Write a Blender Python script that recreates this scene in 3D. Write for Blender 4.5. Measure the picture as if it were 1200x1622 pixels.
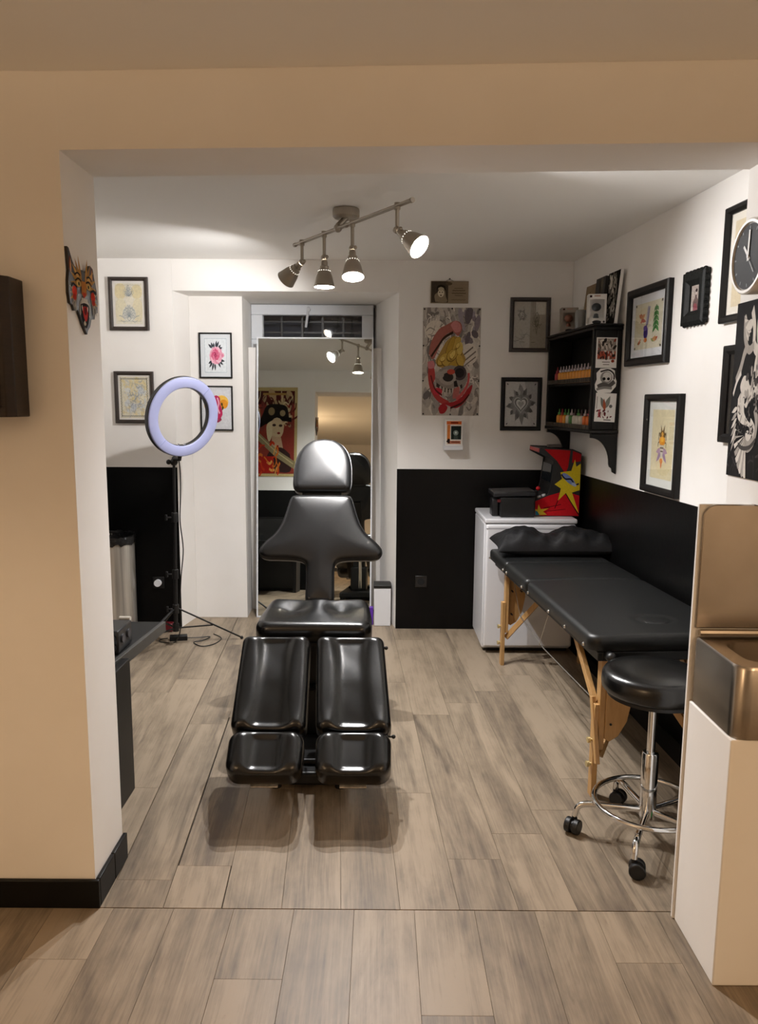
import bpy, bmesh, math, random
from mathutils import Vector, Matrix
from mathutils.geometry import delaunay_2d_cdt
for o in list(bpy.data.objects): bpy.data.objects.remove(o)
scene = bpy.context.scene
COL = scene.collection
V = Vector
random.seed(7)

# ------------------------------------------------------------------ camera
cam_d = bpy.data.cameras.new('camera'); cam = bpy.data.objects.new('camera', cam_d); COL.objects.link(cam)
cam_d.sensor_fit = 'VERTICAL'; cam_d.sensor_height = 36.0; cam_d.lens = 36.0*1212/1622; cam_d.clip_start = 0.02
cam.matrix_world = Matrix.Translation((0, 0, 1.55)) @ Matrix.Rotation(math.radians(90-8.2), 4, 'X') @ Matrix.Rotation(math.radians(0.40), 4, 'Z')
scene.camera = cam
# ------------------------------------------------------------------ world (night outside) and exposure
world = bpy.data.worlds.new('world'); scene.world = world; world.use_nodes = True
world.node_tree.nodes['Background'].inputs[0].default_value = (0.05, 0.06, 0.09, 1)
world.node_tree.nodes['Background'].inputs[1].default_value = 0.15
vs = scene.view_settings
vs.view_transform = 'Standard'; vs.look = 'None'; vs.gamma = 1.0; vs.use_curve_mapping = False; vs.exposure = 0.86
SPOT_W = (31.0, 58.0, 62.0, 34.0)       # the four heads of the track light (built further down)
SPOT_COL = (0.98, 0.965, 0.965)
PENDANT_W = 24.0; PENDANT_COL = (1.0, 0.68, 0.40)

# ------------------------------------------------------------------ materials
def s2l(c): return c/12.92 if c <= 0.04045 else ((c+0.055)/1.055)**2.4
def hexc(h):
    h = h.lstrip('#'); return tuple(s2l(int(h[i:i+2], 16)/255) for i in (0, 2, 4))
MATS = {}
def mat(name, col, rough=0.5, metal=0.0, spec=0.5, noise=None, bump=None, emit=None, coat=0.0, stretch=None):
    """noise=(scale, second colour, amount); bump=(scale, strength, distance)"""
    if name in MATS: return MATS[name]
    m = bpy.data.materials.new(name); m.use_nodes = True; nt = m.node_tree
    b = nt.nodes['Principled BSDF']
    c = hexc(col) if isinstance(col, str) else col
    b.inputs['Base Color'].default_value = (*c, 1); b.inputs['Roughness'].default_value = rough
    b.inputs['Metallic'].default_value = metal; b.inputs['Specular IOR Level'].default_value = spec
    b.inputs['Coat Weight'].default_value = coat
    if noise or bump:
        tc = nt.nodes.new('ShaderNodeTexCoord'); mp = nt.nodes.new('ShaderNodeMapping')
        nt.links.new(tc.outputs['Object'], mp.inputs[0])
        if stretch: mp.inputs['Scale'].default_value = stretch
    if noise:
        nz = nt.nodes.new('ShaderNodeTexNoise'); nz.inputs['Scale'].default_value = noise[0]; nz.inputs['Detail'].default_value = 5
        nt.links.new(mp.outputs[0], nz.inputs['Vector'])
        mx = nt.nodes.new('ShaderNodeMix'); mx.data_type = 'RGBA'
        c2 = hexc(noise[1]) if isinstance(noise[1], str) else noise[1]
        mx.inputs[6].default_value = (*c, 1); mx.inputs[7].default_value = (*c2, 1)
        mr = nt.nodes.new('ShaderNodeMapRange'); mr.inputs[1].default_value = 0.35; mr.inputs[2].default_value = 0.7
        mr.inputs[4].default_value = noise[2]
        nt.links.new(nz.outputs[0], mr.inputs[0]); nt.links.new(mr.outputs[0], mx.inputs[0])
        nt.links.new(mx.outputs[2], b.inputs['Base Color'])
    if bump:
        nb = nt.nodes.new('ShaderNodeTexNoise'); nb.inputs['Scale'].default_value = bump[0]; nb.inputs['Detail'].default_value = 4
        nt.links.new(mp.outputs[0], nb.inputs['Vector'])
        bp = nt.nodes.new('ShaderNodeBump'); bp.inputs['Strength'].default_value = bump[1]; bp.inputs['Distance'].default_value = bump[2]
        nt.links.new(nb.outputs[0], bp.inputs['Height']); nt.links.new(bp.outputs[0], b.inputs['Normal'])
    if emit:
        b.inputs['Emission Color'].default_value = (*emit[0], 1); b.inputs['Emission Strength'].default_value = emit[1]
    MATS[name] = m; return m

paint = mat('white_paint', '#f1eeea', 0.75, spec=0.25, noise=(3.0, '#eae6e0', 0.6), bump=(22, 0.12, 0.004))
ceil_m = mat('ceiling_paint', '#f4f2ee', 0.8, spec=0.2, bump=(18, 0.1, 0.004))
blackpaint = mat('black_wall_paint', '#060606', 0.38, spec=0.18, bump=(25, 0.15, 0.004))
black_gloss = mat('black_skirting', '#050505', 0.4, spec=0.25)
leather = mat('black_vinyl', '#0a0a0b', 0.36, spec=0.55, bump=(150, 0.10, 0.002))
leather_s = mat('black_vinyl_glossy', '#090909', 0.27, spec=0.6, bump=(140, 0.06, 0.002))
leather_t = mat('table_vinyl', '#141515', 0.42, spec=0.5, bump=(130, 0.10, 0.002))
fabric = mat('black_pillow_cloth', '#101012', 0.7, spec=0.3, bump=(60, 0.3, 0.004))
blackplastic = mat('black_plastic', '#0c0c0d', 0.45)
blackmetal = mat('black_metal', '#0e0e0f', 0.4, metal=0.0)
blackwood = mat('black_wood', '#0b0a0a', 0.42, spec=0.3, noise=(12, '#131211', 0.7), bump=(30, 0.15, 0.002), stretch=(1, 1, 6))
frameblack = mat('black_frame', '#100e0d', 0.45, spec=0.25, bump=(40, 0.2, 0.002))
framebrown = mat('dark_brown_frame', '#2a211c', 0.45, noise=(30, '#3a2e27', 0.7), bump=(40, 0.2, 0.002))
chrome = mat('chrome', '#e6e6e6', 0.08, metal=1.0)
steel = mat('steel_reflection_streaks', '#e2dcd2', 0.34, metal=.75, noise=(30, '#8a847b', 0.9), stretch=(1, 1, 0.02))  # vertical streaks in the colour stand in for bright reflections
steel_sink = mat('sink_steel', '#b3aa9f', 0.27, metal=1.0, noise=(9, '#a1988d', 0.6), bump=(30, 0.05, 0.001))
nickel = mat('brushed_nickel', '#a79e91', 0.36, metal=0.75)
beech = mat('beech_wood', '#bd9460', 0.42, noise=(25, '#a9814c', 0.7), bump=(60, 0.1, 0.001), stretch=(3, 3, 0.5))
whiteplastic = mat('white_plastic', '#dcdde0', 0.4)
fridge_m = mat('white_enamel', '#d9d9dc', 0.3)
whiteframe = mat('window_white', '#dde0e4', 0.4)
lav = mat('ring_diffuser', '#a8add4', 0.55, spec=0.3)
redp = mat('red_plastic', '#b5121b', 0.3)
redd = mat('dark_red_plastic', '#5a0f16', 0.4)
purple = mat('purple_glow_colour', '#5a2aa0', 0.4)  # LED glow put into a plain surface colour
greenp = mat('green_plastic', '#22c76a', 0.4)
mirror_m = mat('mirror_silver', (0.80, 0.83, 0.79), 0.012, metal=1.0)
darkwood = mat('dark_box_wood', '#1d130d', 0.45, noise=(14, '#2a1b12', 0.8), bump=(40, 0.3, 0.003), stretch=(1, 1, 6))
hole = mat('dark_recess', '#030303', 0.8)
bulb_m = mat('lamp_glow', (1, 1, 1), 0.5, emit=((1.0, 0.93, 0.82), 14.0))
vent_m = mat('lamp_vent_glow', (1, 1, 1), 0.5, emit=((1.0, 0.93, 0.82), 1.2))
shade_in = mat('shade_inside', '#d8d2c6', 0.4)
bag_m = mat('bin_bag', '#0b0b0c', 0.3, bump=(40, 0.8, 0.01))
paper = mat('white_card', '#e8e6e2', 0.6)
kraft = mat('kraft_board', '#8d7555', 0.7, noise=(20, '#7d6647', 0.7))
brass = mat('brass_knob', '#d8c690', 0.25, metal=0.6)
cordm = mat('steel_cord', '#b8b4ac', 0.35, metal=0.8)
nightm = mat('night_wall', '#3a3f4d', 0.8, noise=(4, '#23262f', 0.8))
underlay = mat('floor_underlay', '#1c1712', 0.9)
yellowedge = mat('yellow_border', '#c3b07e', 0.6)

def glass_mat(name, refl=0.06, tint=(1, 1, 1)):
    m = bpy.data.materials.new(name); m.use_nodes = True; nt = m.node_tree; nt.nodes.clear()
    out = nt.nodes.new('ShaderNodeOutputMaterial'); mix = nt.nodes.new('ShaderNodeMixShader')
    tr = nt.nodes.new('ShaderNodeBsdfTransparent'); gl = nt.nodes.new('ShaderNodeBsdfGlossy'); fr = nt.nodes.new('ShaderNodeFresnel')
    fr.inputs[0].default_value = 1.45; tr.inputs[0].default_value = (*tint, 1); gl.inputs['Roughness'].default_value = 0.02
    mul = nt.nodes.new('ShaderNodeMath'); mul.operation = 'MULTIPLY'; mul.inputs[1].default_value = refl/0.035
    mul.use_clamp = True
    nt.links.new(fr.outputs[0], mul.inputs[0]); nt.links.new(mul.outputs[0], mix.inputs[0])
    nt.links.new(tr.outputs[0], mix.inputs[1]); nt.links.new(gl.outputs[0], mix.inputs[2]); nt.links.new(mix.outputs[0], out.inputs[0])
    return m
glass = glass_mat('picture_glass', 0.008)
winglass = glass_mat('window_glass', 0.05)

def print_mat(name='printed_paper', rough=0.55):
    m = bpy.data.materials.new(name); m.use_nodes = True; nt = m.node_tree; b = nt.nodes['Principled BSDF']
    a = nt.nodes.new('ShaderNodeAttribute'); a.attribute_name = 'ink'
    tc = nt.nodes.new('ShaderNodeTexCoord'); nz = nt.nodes.new('ShaderNodeTexNoise'); nz.inputs['Scale'].default_value = 90; nz.inputs['Detail'].default_value = 3
    nt.links.new(tc.outputs['Object'], nz.inputs['Vector'])
    mr = nt.nodes.new('ShaderNodeMapRange'); mr.inputs[1].default_value = .3; mr.inputs[2].default_value = .7; mr.inputs[3].default_value = .9; mr.inputs[4].default_value = 1.05
    nt.links.new(nz.outputs[0], mr.inputs[0])
    vm = nt.nodes.new('ShaderNodeVectorMath'); vm.operation = 'SCALE'
    nt.links.new(a.outputs['Color'], vm.inputs[0]); nt.links.new(mr.outputs[0], vm.inputs['Scale'])
    nt.links.new(vm.outputs[0], b.inputs['Base Color']); b.inputs['Roughness'].default_value = .8; b.inputs['Specular IOR Level'].default_value = .08
    return m
ink = print_mat()

def plank_mat(name, dark, mid, light):
    m = bpy.data.materials.new(name); m.use_nodes = True; nt = m.node_tree; b = nt.nodes['Principled BSDF']; L = nt.links.new
    tc = nt.nodes.new('ShaderNodeTexCoord'); oi = nt.nodes.new('ShaderNodeObjectInfo')
    cmb = nt.nodes.new('ShaderNodeCombineXYZ'); ml = nt.nodes.new('ShaderNodeMath'); ml.operation = 'MULTIPLY'; ml.inputs[1].default_value = 37.0
    L(oi.outputs['Random'], ml.inputs[0]); L(ml.outputs[0], cmb.inputs[0]); L(ml.outputs[0], cmb.inputs[1])
    add = nt.nodes.new('ShaderNodeVectorMath'); add.operation = 'ADD'; L(tc.outputs['Object'], add.inputs[0]); L(cmb.outputs[0], add.inputs[1])
    def nz(scale, sc, det=6, rg=0.6, dist=0.0):
        mp = nt.nodes.new('ShaderNodeMapping'); mp.inputs['Scale'].default_value = sc; L(add.outputs[0], mp.inputs[0])
        n = nt.nodes.new('ShaderNodeTexNoise'); n.inputs['Scale'].default_value = scale; n.inputs['Detail'].default_value = det
        n.inputs['Roughness'].default_value = rg; n.inputs['Distortion'].default_value = dist; L(mp.outputs[0], n.inputs['Vector']); return n
    n1 = nz(4.0, (2.6, 0.35, 1), 6, .62, .8)       # broad cloudy bands along the board
    n2 = nz(48.0, (2.6, 0.07, 1), 6, .7)        # fine grain
    n3 = nz(7.0, (2.0, 1.1, 1), 3, .6)          # blotches and knots
    mix = nt.nodes.new('ShaderNodeMath'); mix.operation = 'MULTIPLY_ADD'; mix.inputs[1].default_value = 0.55
    L(n2.outputs[0], mix.inputs[0]); L(n1.outputs[0], mix.inputs[2])
    mix2 = nt.nodes.new('ShaderNodeMath'); mix2.operation = 'MULTIPLY_ADD'; mix2.inputs[1].default_value = 0.30
    L(n3.outputs[0], mix2.inputs[0]); L(mix.outputs[0], mix2.inputs[2])
    rnd = nt.nodes.new('ShaderNodeMath'); rnd.operation = 'MULTIPLY_ADD'; rnd.inputs[1].default_value = 0.20
    L(oi.outputs['Random'], rnd.inputs[0]); L(mix2.outputs[0], rnd.inputs[2])
    cr = nt.nodes.new('ShaderNodeValToRGB'); e = cr.color_ramp.elements
    e[0].position = .62; e[0].color = (*hexc(dark), 1); e[1].position = 1.0; e[1].color = (*hexc(light), 1)
    k = cr.color_ramp.elements.new(.82); k.color = (*hexc(mid), 1)
    nrm = nt.nodes.new('ShaderNodeMath'); nrm.operation = 'MULTIPLY_ADD'; nrm.inputs[1].default_value = .98; nrm.inputs[2].default_value = -.13
    L(rnd.outputs[0], nrm.inputs[0]); rnd = nrm
    L(rnd.outputs[0], cr.inputs[0])
    # small dark flecks
    n4 = nz(26.0, (1.6, .5, 1), 4, .7)
    fl = nt.nodes.new('ShaderNodeMapRange'); fl.inputs[1].default_value = .64; fl.inputs[2].default_value = .74; fl.inputs[4].default_value = .28; L(n4.outputs[0], fl.inputs[0])
    mx = nt.nodes.new('ShaderNodeMix'); mx.data_type = 'RGBA'; mx.inputs[7].default_value = (*hexc('#4c3c2e'), 1)
    L(cr.outputs[0], mx.inputs[6]); L(fl.outputs[0], mx.inputs[0]); L(mx.outputs[2], b.inputs['Base Color'])
    b.inputs['Roughness'].default_value = .46; b.inputs['Specular IOR Level'].default_value = .35
    bp = nt.nodes.new('ShaderNodeBump'); bp.inputs['Strength'].default_value = .12; bp.inputs['Distance'].default_value = .002
    L(n2.outputs[0], bp.inputs['Height']); L(bp.outputs[0], b.inputs['Normal'])
    return m
plankm = plank_mat('vinyl_plank', '#62564a', '#827462', '#988874')

# ------------------------------------------------------------------ mesh helpers
def root_of(o):
    while o.parent: o = o.parent
    return o
def perp(n):
    n = V(n).normalized(); a = V((0, 0, 1)) if abs(n.z) < .9 else V((1, 0, 0))
    u = n.cross(a).normalized(); return u, n.cross(u).normalized()

class MB:
    def __init__(s): s.v = []; s.f = []; s.c = []; s.col = None
    def _add(s, vs_, fs):
        k = len(s.v); s.v += [V(p) for p in vs_]; s.f += [tuple(i+k for i in f) for f in fs]; s.c += [s.col]*len(fs); return s
    def box(s, a, b):
        (x0, y0, z0), (x1, y1, z1) = a, b
        return s._add([(x0,y0,z0),(x1,y0,z0),(x1,y1,z0),(x0,y1,z0),(x0,y0,z1),(x1,y0,z1),(x1,y1,z1),(x0,y1,z1)],
            [(0,3,2,1),(4,5,6,7),(0,1,5,4),(1,2,6,5),(2,3,7,6),(3,0,4,7)])
    def obox(s, c, ax, ay, az):
        """oriented box: centre and three half-extent vectors"""
        c, ax, ay, az = V(c), V(ax), V(ay), V(az)
        P = [c+ax*i+ay*j+az*k for k in (-1,1) for (i,j) in ((-1,-1),(1,-1),(1,1),(-1,1))]
        return s._add(P, [(0,3,2,1),(4,5,6,7),(0,1,5,4),(1,2,6,5),(2,3,7,6),(3,0,4,7)])
    def bar(s, p, q, w, h, up=(0,0,1)):
        p, q = V(p), V(q); d = q-p; n = d.normalized(); u = n.cross(V(up))
        if u.length < 1e-4: u = n.cross(V((0,1,0)))
        u.normalize(); w_ = u.cross(n)
        return s.obox((p+q)/2, d/2, u*(w/2), w_*(h/2))
    def prism(s, poly, e):
        """extrude a 3-d polygon by the vector e"""
        n = len(poly); e = V(e); P = [V(p) for p in poly]
        return s._add(P+[p+e for p in P], [tuple(range(n))[::-1], tuple(range(n, 2*n))]+[(i,(i+1)%n,n+(i+1)%n,n+i) for i in range(n)])
    def zprism(s, xy, z0, z1): return s.prism([(x,y,z0) for x,y in xy], (0,0,z1-z0))
    def tube(s, path, r, n=10, closed=False):
        path = [V(p) for p in path]; m = len(path); rr = r if isinstance(r, (list, tuple)) else [r]*m
        tang = []
        for i in range(m):
            if closed: t = path[(i+1)%m]-path[i-1]
            else: t = path[min(i+1,m-1)]-path[max(i-1,0)]
            tang.append(t.normalized())
        u, w = perp(tang[0]); P = []
        for i in range(m):
            if i:
                q = tang[i-1].rotation_difference(tang[i]); u = q @ u
                u = (u - tang[i]*u.dot(tang[i])).normalized()
            w = tang[i].cross(u)
            for k in range(n):
                a = 2*math.pi*k/n; P.append(path[i]+(u*math.cos(a)+w*math.sin(a))*rr[i])
        F = []
        for i in range(m if closed else m-1):
            j = (i+1) % m
            for k in range(n): F.append((i*n+k, i*n+(k+1)%n, j*n+(k+1)%n, j*n+k))
        if not closed: F += [tuple(range(n))[::-1], tuple(range((m-1)*n, m*n))]
        return s._add(P, F)
    def cyl(s, p, q, r, n=20, r2=None): return s.tube([p, q], [r, r if r2 is None else r2], n)
    def lathe(s, prof, o, ax=(0,0,1), n=28, cap=True):
        o, ax = V(o), V(ax).normalized(); u, w = perp(ax); P = []
        for r, h in prof:
            for k in range(n):
                a = 2*math.pi*k/n; P.append(o+ax*h+(u*math.cos(a)+w*math.sin(a))*max(r, 1e-5))
        F = [(i*n+k, i*n+(k+1)%n, (i+1)*n+(k+1)%n, (i+1)*n+k) for i in range(len(prof)-1) for k in range(n)]
        if cap: F += [tuple(range(n))[::-1], tuple(range((len(prof)-1)*n, len(prof)*n))]
        return s._add(P, F)
    def ball(s, c, r, n=14, sc=(1,1,1)):
        m = n//2; c = V(c); P = []
        for i in range(m+1):
            t = math.pi*i/m
            for k in range(n):
                a = 2*math.pi*k/n; P.append(c+V((math.sin(t)*math.cos(a)*sc[0], math.sin(t)*math.sin(a)*sc[1], math.cos(t)*sc[2]))*r)
        return s._add(P, [(i*n+k, (i+1)*n+k, (i+1)*n+(k+1)%n, i*n+(k+1)%n) for i in range(m) for k in range(n)])
    def poly(s, pts): return s._add(pts, [tuple(range(len(pts)))])
    def build(s, name, m, parent=None, bevel=0, smooth=True, origin=None, angle=40, subsurf=0, seg=2):
        if parent is not None: org = V(root_of(parent).location)
        elif origin is not None: org = V(origin)
        else:
            lo = V([min(p[i] for p in s.v) for i in range(3)]); hi = V([max(p[i] for p in s.v) for i in range(3)]); org = V(((lo.x+hi.x)/2, (lo.y+hi.y)/2, lo.z))
        me = bpy.data.meshes.new(name); me.from_pydata([p-org for p in s.v], [], s.f); me.update()
        bm = bmesh.new(); bm.from_mesh(me)
        if not any(c for c in s.c): bmesh.ops.recalc_face_normals(bm, faces=bm.faces)
        bm.to_mesh(me); bm.free()
        if any(c for c in s.c):
            at = me.color_attributes.new('ink', 'FLOAT_COLOR', 'CORNER')
            for p in me.polygons:
                c = s.c[p.index] or (1,1,1)
                for li in p.loop_indices: at.data[li].color = (*c, 1)
        me.materials.append(m)
        if smooth:
            me.shade_smooth(); me.set_sharp_from_angle(angle=math.radians(angle))
        o = bpy.data.objects.new(name, me); COL.objects.link(o)
        if parent is not None: o.parent = parent
        else: o.location = org
        if bevel:
            b = o.modifiers.new('bevel', 'BEVEL'); b.width = bevel; b.segments = seg; b.limit_method = 'ANGLE'; b.angle_limit = math.radians(40)
        if subsurf:
            b = o.modifiers.new('subd', 'SUBSURF'); b.levels = subsurf; b.render_levels = subsurf
        return o

def tag(o, label, cat, group=None):
    o['label'] = label; o['category'] = cat
    if group: o['group'] = group
    return o
def thing(name, label, cat, loc, group=None):
    o = bpy.data.objects.new(name, None); COL.objects.link(o); o.location = loc; o.empty_display_size = .1
    return tag(o, label, cat, group)
def struct(o): o['kind'] = 'structure'; return o
def copy_tree(o, parent=None):
    c = o.copy(); COL.objects.link(c); c.parent = parent
    for ch in list(o.children): copy_tree(ch, c)
    return c
def smooth_path(pts, n=6):
    pts = [V(p) for p in pts]; out = []
    for i in range(len(pts)-1):
        p0, p1, p2, p3 = pts[max(i-1,0)], pts[i], pts[i+1], pts[min(i+2,len(pts)-1)]
        for k in range(n):
            t = k/n; out.append(.5*((2*p1)+(p2-p0)*t+(2*p0-5*p1+4*p2-p3)*t*t+(3*p1-p0-3*p2+p3)*t**3))
    out.append(pts[-1]); return out
def arc(c, r, a0, a1, n=12): return [(c[0]+r*math.cos(a0+(a1-a0)*i/n), c[1]+r*math.sin(a0+(a1-a0)*i/n)) for i in range(n+1)]

# ------------------------------------------------------------------ flat print helpers (all in 2-d, unit box -1..1)
class Art:
    def __init__(s): s.sh = []; s.k = 0; s.lock = False
    def _p(s, pts, c): s.sh.append((pts, hexc(c), s.k)); return s
    def _up(s):
        if not s.lock: s.k += 1
    def poly(s, pts, c): s._up(); return s._p(pts, c)
    def ell(s, cx, cy, rx, ry, c, rot=0, n=16):
        cr, sr = math.cos(rot), math.sin(rot)
        return s.poly([(cx+rx*math.cos(a)*cr-ry*math.sin(a)*sr, cy+rx*math.cos(a)*sr+ry*math.sin(a)*cr) for a in [2*math.pi*k/n for k in range(n)]], c)
    def petal(s, x, y, L, w, rot, c, n=8):
        d = (math.cos(rot), math.sin(rot)); q = (-d[1], d[0]); top = []; bot = []
        for i in range(n+1):
            t = i/n; h = w*math.sin(math.pi*t**.8); top.append((x+d[0]*L*t+q[0]*h, y+d[1]*L*t+q[1]*h)); bot.append((x+d[0]*L*t-q[0]*h, y+d[1]*L*t-q[1]*h))
        return s.poly(top+bot[1:-1][::-1], c)
    def line(s, pts, w, c):
        """one mitred ribbon: its quads share edges and never overlap"""
        s._up(); m = len(pts); L = []; R = []
        for i in range(m):
            x0, y0 = pts[max(i-1,0)]; x1, y1 = pts[min(i+1,m-1)]; dx, dy = x1-x0, y1-y0; l = math.hypot(dx, dy) or 1
            L.append((pts[i][0]-dy/l*w/2, pts[i][1]+dx/l*w/2)); R.append((pts[i][0]+dy/l*w/2, pts[i][1]-dx/l*w/2))
        for i in range(m-1): s._p([L[i], L[i+1], R[i+1], R[i]], c)
        return s
    def curve(s, pts, w, c, n=6):
        p = smooth_path([(x,y,0) for x,y in pts], n); return s.line([(q.x,q.y) for q in p], w, c)
    def blob(s, pts, c, n=5):
        p = smooth_path([(x,y,0) for x,y in pts]+[(pts[0][0],pts[0][1],0)], n); return s.poly([(q.x,q.y) for q in p[:-1]], c)
    def rect(s, x0, y0, x1, y1, c): return s.poly([(x0,y0),(x1,y0),(x1,y1),(x0,y1)], c)
    def _spot(s, used, x, y, r):
        for k, lst in enumerate(used):
            if all((x-a)**2+(y-b)**2 > (r+q)**2 for a, b, q in lst): lst.append((x,y,r)); return k
        return None
    def specks(s, n, box, r, cols, rng, layers=4):
        used = [[] for _ in range(layers)]; k0 = s.k+1; s.lock = True
        for _ in range(n):
            x, y, rx_ = rng.uniform(box[0],box[2]), rng.uniform(box[1],box[3]), r*rng.uniform(.4,1.3); k = s._spot(used, x, y, rx_); c = rng.choice(cols); ro = rng.uniform(0,3.1); ry_ = rx_*rng.uniform(.35,.7)
            if k is None: continue
            s.k = k0+k; s.ell(x, y, rx_, ry_, c, ro, 8)
        s.k = k0+layers; s.lock = False; return s
    def strokes(s, n, box, L, w, cols, rng, layers=6):
        used = [[] for _ in range(layers)]; k0 = s.k+1; s.lock = True
        for _ in range(n):
            x, y, a = rng.uniform(box[0],box[2]), rng.uniform(box[1],box[3]), rng.uniform(0,6.28); b = a+rng.uniform(-1.2,1.2); c = rng.choice(cols); ww = w*rng.uniform(.5,1.3)
            e = (x+L*math.cos(a)*.6+L*math.cos(b)*.5, y+L*math.sin(a)*.6+L*math.sin(b)*.5); k = s._spot(used, (x+e[0])/2, (y+e[1])/2, L*.55)
            if k is None: continue
            s.k = k0+k; s.curve([(x,y),(x+L*math.cos(a)*.6,y+L*math.sin(a)*.6),e], ww, c, 3)
        s.k = k0+layers; s.lock = False; return s
    def build(s, name, parent, C, u, v, nrm, hw, hh, lift=0.0, m=None):
        mb = MB(); C, u, v, nrm = V(C), V(u), V(v), V(nrm)
        for pts, c, k in s.sh:
            mb.col = c; h = lift + k*3e-5 + .0003
            pts = [(max(-1.0, min(1.0, x)), max(-1.0, min(1.0, y))) for x, y in pts] if s.clip else pts
            P = [C+u*(x*hw)+v*(y*hh)+nrm*h for x,y in pts]
            ar = sum(x0*y1-x1*y0 for (x0,y0),(x1,y1) in zip(pts, pts[1:]+pts[:1]))
            if abs(ar) < 1e-9: continue
            mb.poly(P if ar > 0 else P[::-1])
        return mb.build(name, m or ink, parent, smooth=False)
    clip = True

UB, NB = V((1,0,0)), V((0,-1,0))                     # back wall: right, outward
wd = V((-.08, 1, 0)).normalized(); UR, NR = -wd, V((-wd.y, wd.x, 0))   # right wall
UL, NL = V((0,1,0)), V((1,0,0))                      # reveal of the left jamb
UJ, NJ = V((0,-1,0)), V((-1,0,0))                    # reveal of the right jamb
ZUP = V((0,0,1))
def on_right(Y, z): return V((1.25+.08*(5.12-Y), Y, z))

def picture(name, label, cat, C, u, nrm, W, H, fw, depth, fm, art, matb=0.0, matc='#efece6', roll=0, group=None, with_glass=True, paperc=None):
    C = V(C); u = V(u).normalized(); v = ZUP.copy()
    if roll:
        q = Matrix.Rotation(math.radians(roll), 3, nrm); u = q @ u; v = q @ v
    r = thing(name, label, cat, C + nrm*.001 - v*(H/2), group)
    P = lambda a, b, c: C+u*a+v*b+nrm*(c+.001)
    mb = MB(); w, h = W/2, H/2
    def ring(a, b, c): return [P(-a,-b,c),P(a,-b,c),P(a,b,c),P(-a,b,c)]
    rings = [ring(w,h,0), ring(w,h,depth*.8), ring(w-fw*.2,h-fw*.2,depth), ring(w-fw*.65,h-fw*.65,depth), ring(w-fw,h-fw,depth*.6), ring(w-fw,h-fw,0)]
    pts = [p for R in rings for p in R]; F = []
    for i in range(len(rings)-1):
        for k in range(4): F.append((i*4+k, i*4+(k+1)%4, (i+1)*4+(k+1)%4, (i+1)*4+k))
    for k in range(4): F.append((k, 20+k, 20+(k+1)%4, (k+1)%4))
    mb._add(pts, F); mb.build('frame', fm, r, angle=25)
    iw, ih = w-fw, h-fw
    mb = MB(); mb.obox(P(0,0,depth*.2), u*iw, v*ih, nrm*(depth*.1)); mb.build('mat_board', mat('board'+matc, matc, .7), r, smooth=False)
    aw, ah = iw-matb, ih-matb
    if art: art.build('print', r, P(0,0,depth*.3), u, v, nrm, aw, ah)
    if with_glass:
        mb = MB(); mb.obox(P(0,0,depth*.5), u*iw, v*ih, nrm*.0008); mb.build('glass', glass, r, smooth=False)
    return r
# ================================================================== STRUCTURE
CEIL = 2.455; SOF = 2.213; WAIN = 1.105
def clip_poly(poly, n, d):
    """keep the side where n.p <= d"""
    out = []
    for i, p in enumerate(poly):
        q = poly[(i+1) % len(poly)]; a = n[0]*p[0]+n[1]*p[1]-d; b = n[0]*q[0]+n[1]*q[1]-d
        if a <= 0: out.append(p)
        if (a < 0 < b) or (b < 0 < a):
            t = a/(a-b); out.append((p[0]+(q[0]-p[0])*t, p[1]+(q[1]-p[1])*t))
    return out
mb = MB(); mb.box((-2.7,-4.2,-.08), (2.3,6.3,-.0125)); floor = struct(mb.build('floor', underlay, smooth=False))
floor['label'] = 'grey-brown wood-look plank floor running through both rooms'
def plank(poly, cx, cy, ang):
    c, s_ = math.cos(ang), math.sin(ang)
    # local frame: x across the board, y along it
    loc = [((x-cx)*c+(y-cy)*s_, -(x-cx)*s_+(y-cy)*c) for x, y in poly]
    n = len(loc); z = -.012
    vs_ = [(x,y,z) for x,y in loc]+[(x,y,-.0006) for x,y in loc]
    k = [0]*2
    ins = [(x*.9965,y*.9996,0.0) for x,y in loc]
    me = bpy.data.meshes.new('plank')
    me.from_pydata(vs_+ins, [], [tuple(range(n))[::-1], tuple(range(2*n,3*n))]+[(i,(i+1)%n,n+(i+1)%n,n+i) for i in range(n)]+[(n+i,n+(i+1)%n,2*n+(i+1)%n,2*n+i) for i in range(n)])
    me.materials.append(plankm); o = bpy.data.objects.new('plank', me); COL.objects.link(o)
    o.parent = floor; o.location = V((cx,cy,0))-floor.location; o.rotation_euler = (0,0,ang); return o
def lay(x0, w, L, cols, starts, region, ang, y_lo, y_hi, gaps):
    """columns of boards; x measured at Y = 2.16"""
    t = math.tan(ang)
    for i in cols:
        xa = x0+i*w; xb = xa+w; ga, gb = .0004, .0004
        y = starts(i)
        while y > y_lo: y -= L
        while y < y_hi:
            ya, yb = max(y, y_lo-.3)+.0005, y+L-.0005
            ga, gb = gaps(i, y) if gaps else (.0004, .0004)
            f = lambda x, yy: (x - (yy-2.16)*t, yy)
            poly = [f(xa+ga,ya), f(xb-gb,ya), f(xb-gb,yb), f(xa+ga,yb)]
            for n_, d_ in region: poly = clip_poly(poly, n_, d_) if poly else poly
            if len(poly) >= 3:
                A = abs(sum(p[0]*q[1]-q[0]*p[1] for p, q in zip(poly, poly[1:]+poly[:1])))/2
                if A > .0004: plank(poly, sum(p[0] for p in poly)/len(poly), sum(p[1] for p in poly)/len(poly), ang)
            y += L
ANG = math.atan(.054)
seams = {0: 2.90, 1: 3.52, 2: 2.379, 3: 2.90, 4: 3.15, 5: 3.1, 6: 2.873, 7: 2.427, 8: 2.585, -1: 2.70, 9: 2.75, 10: 3.0, -2: 3.2}
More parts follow.
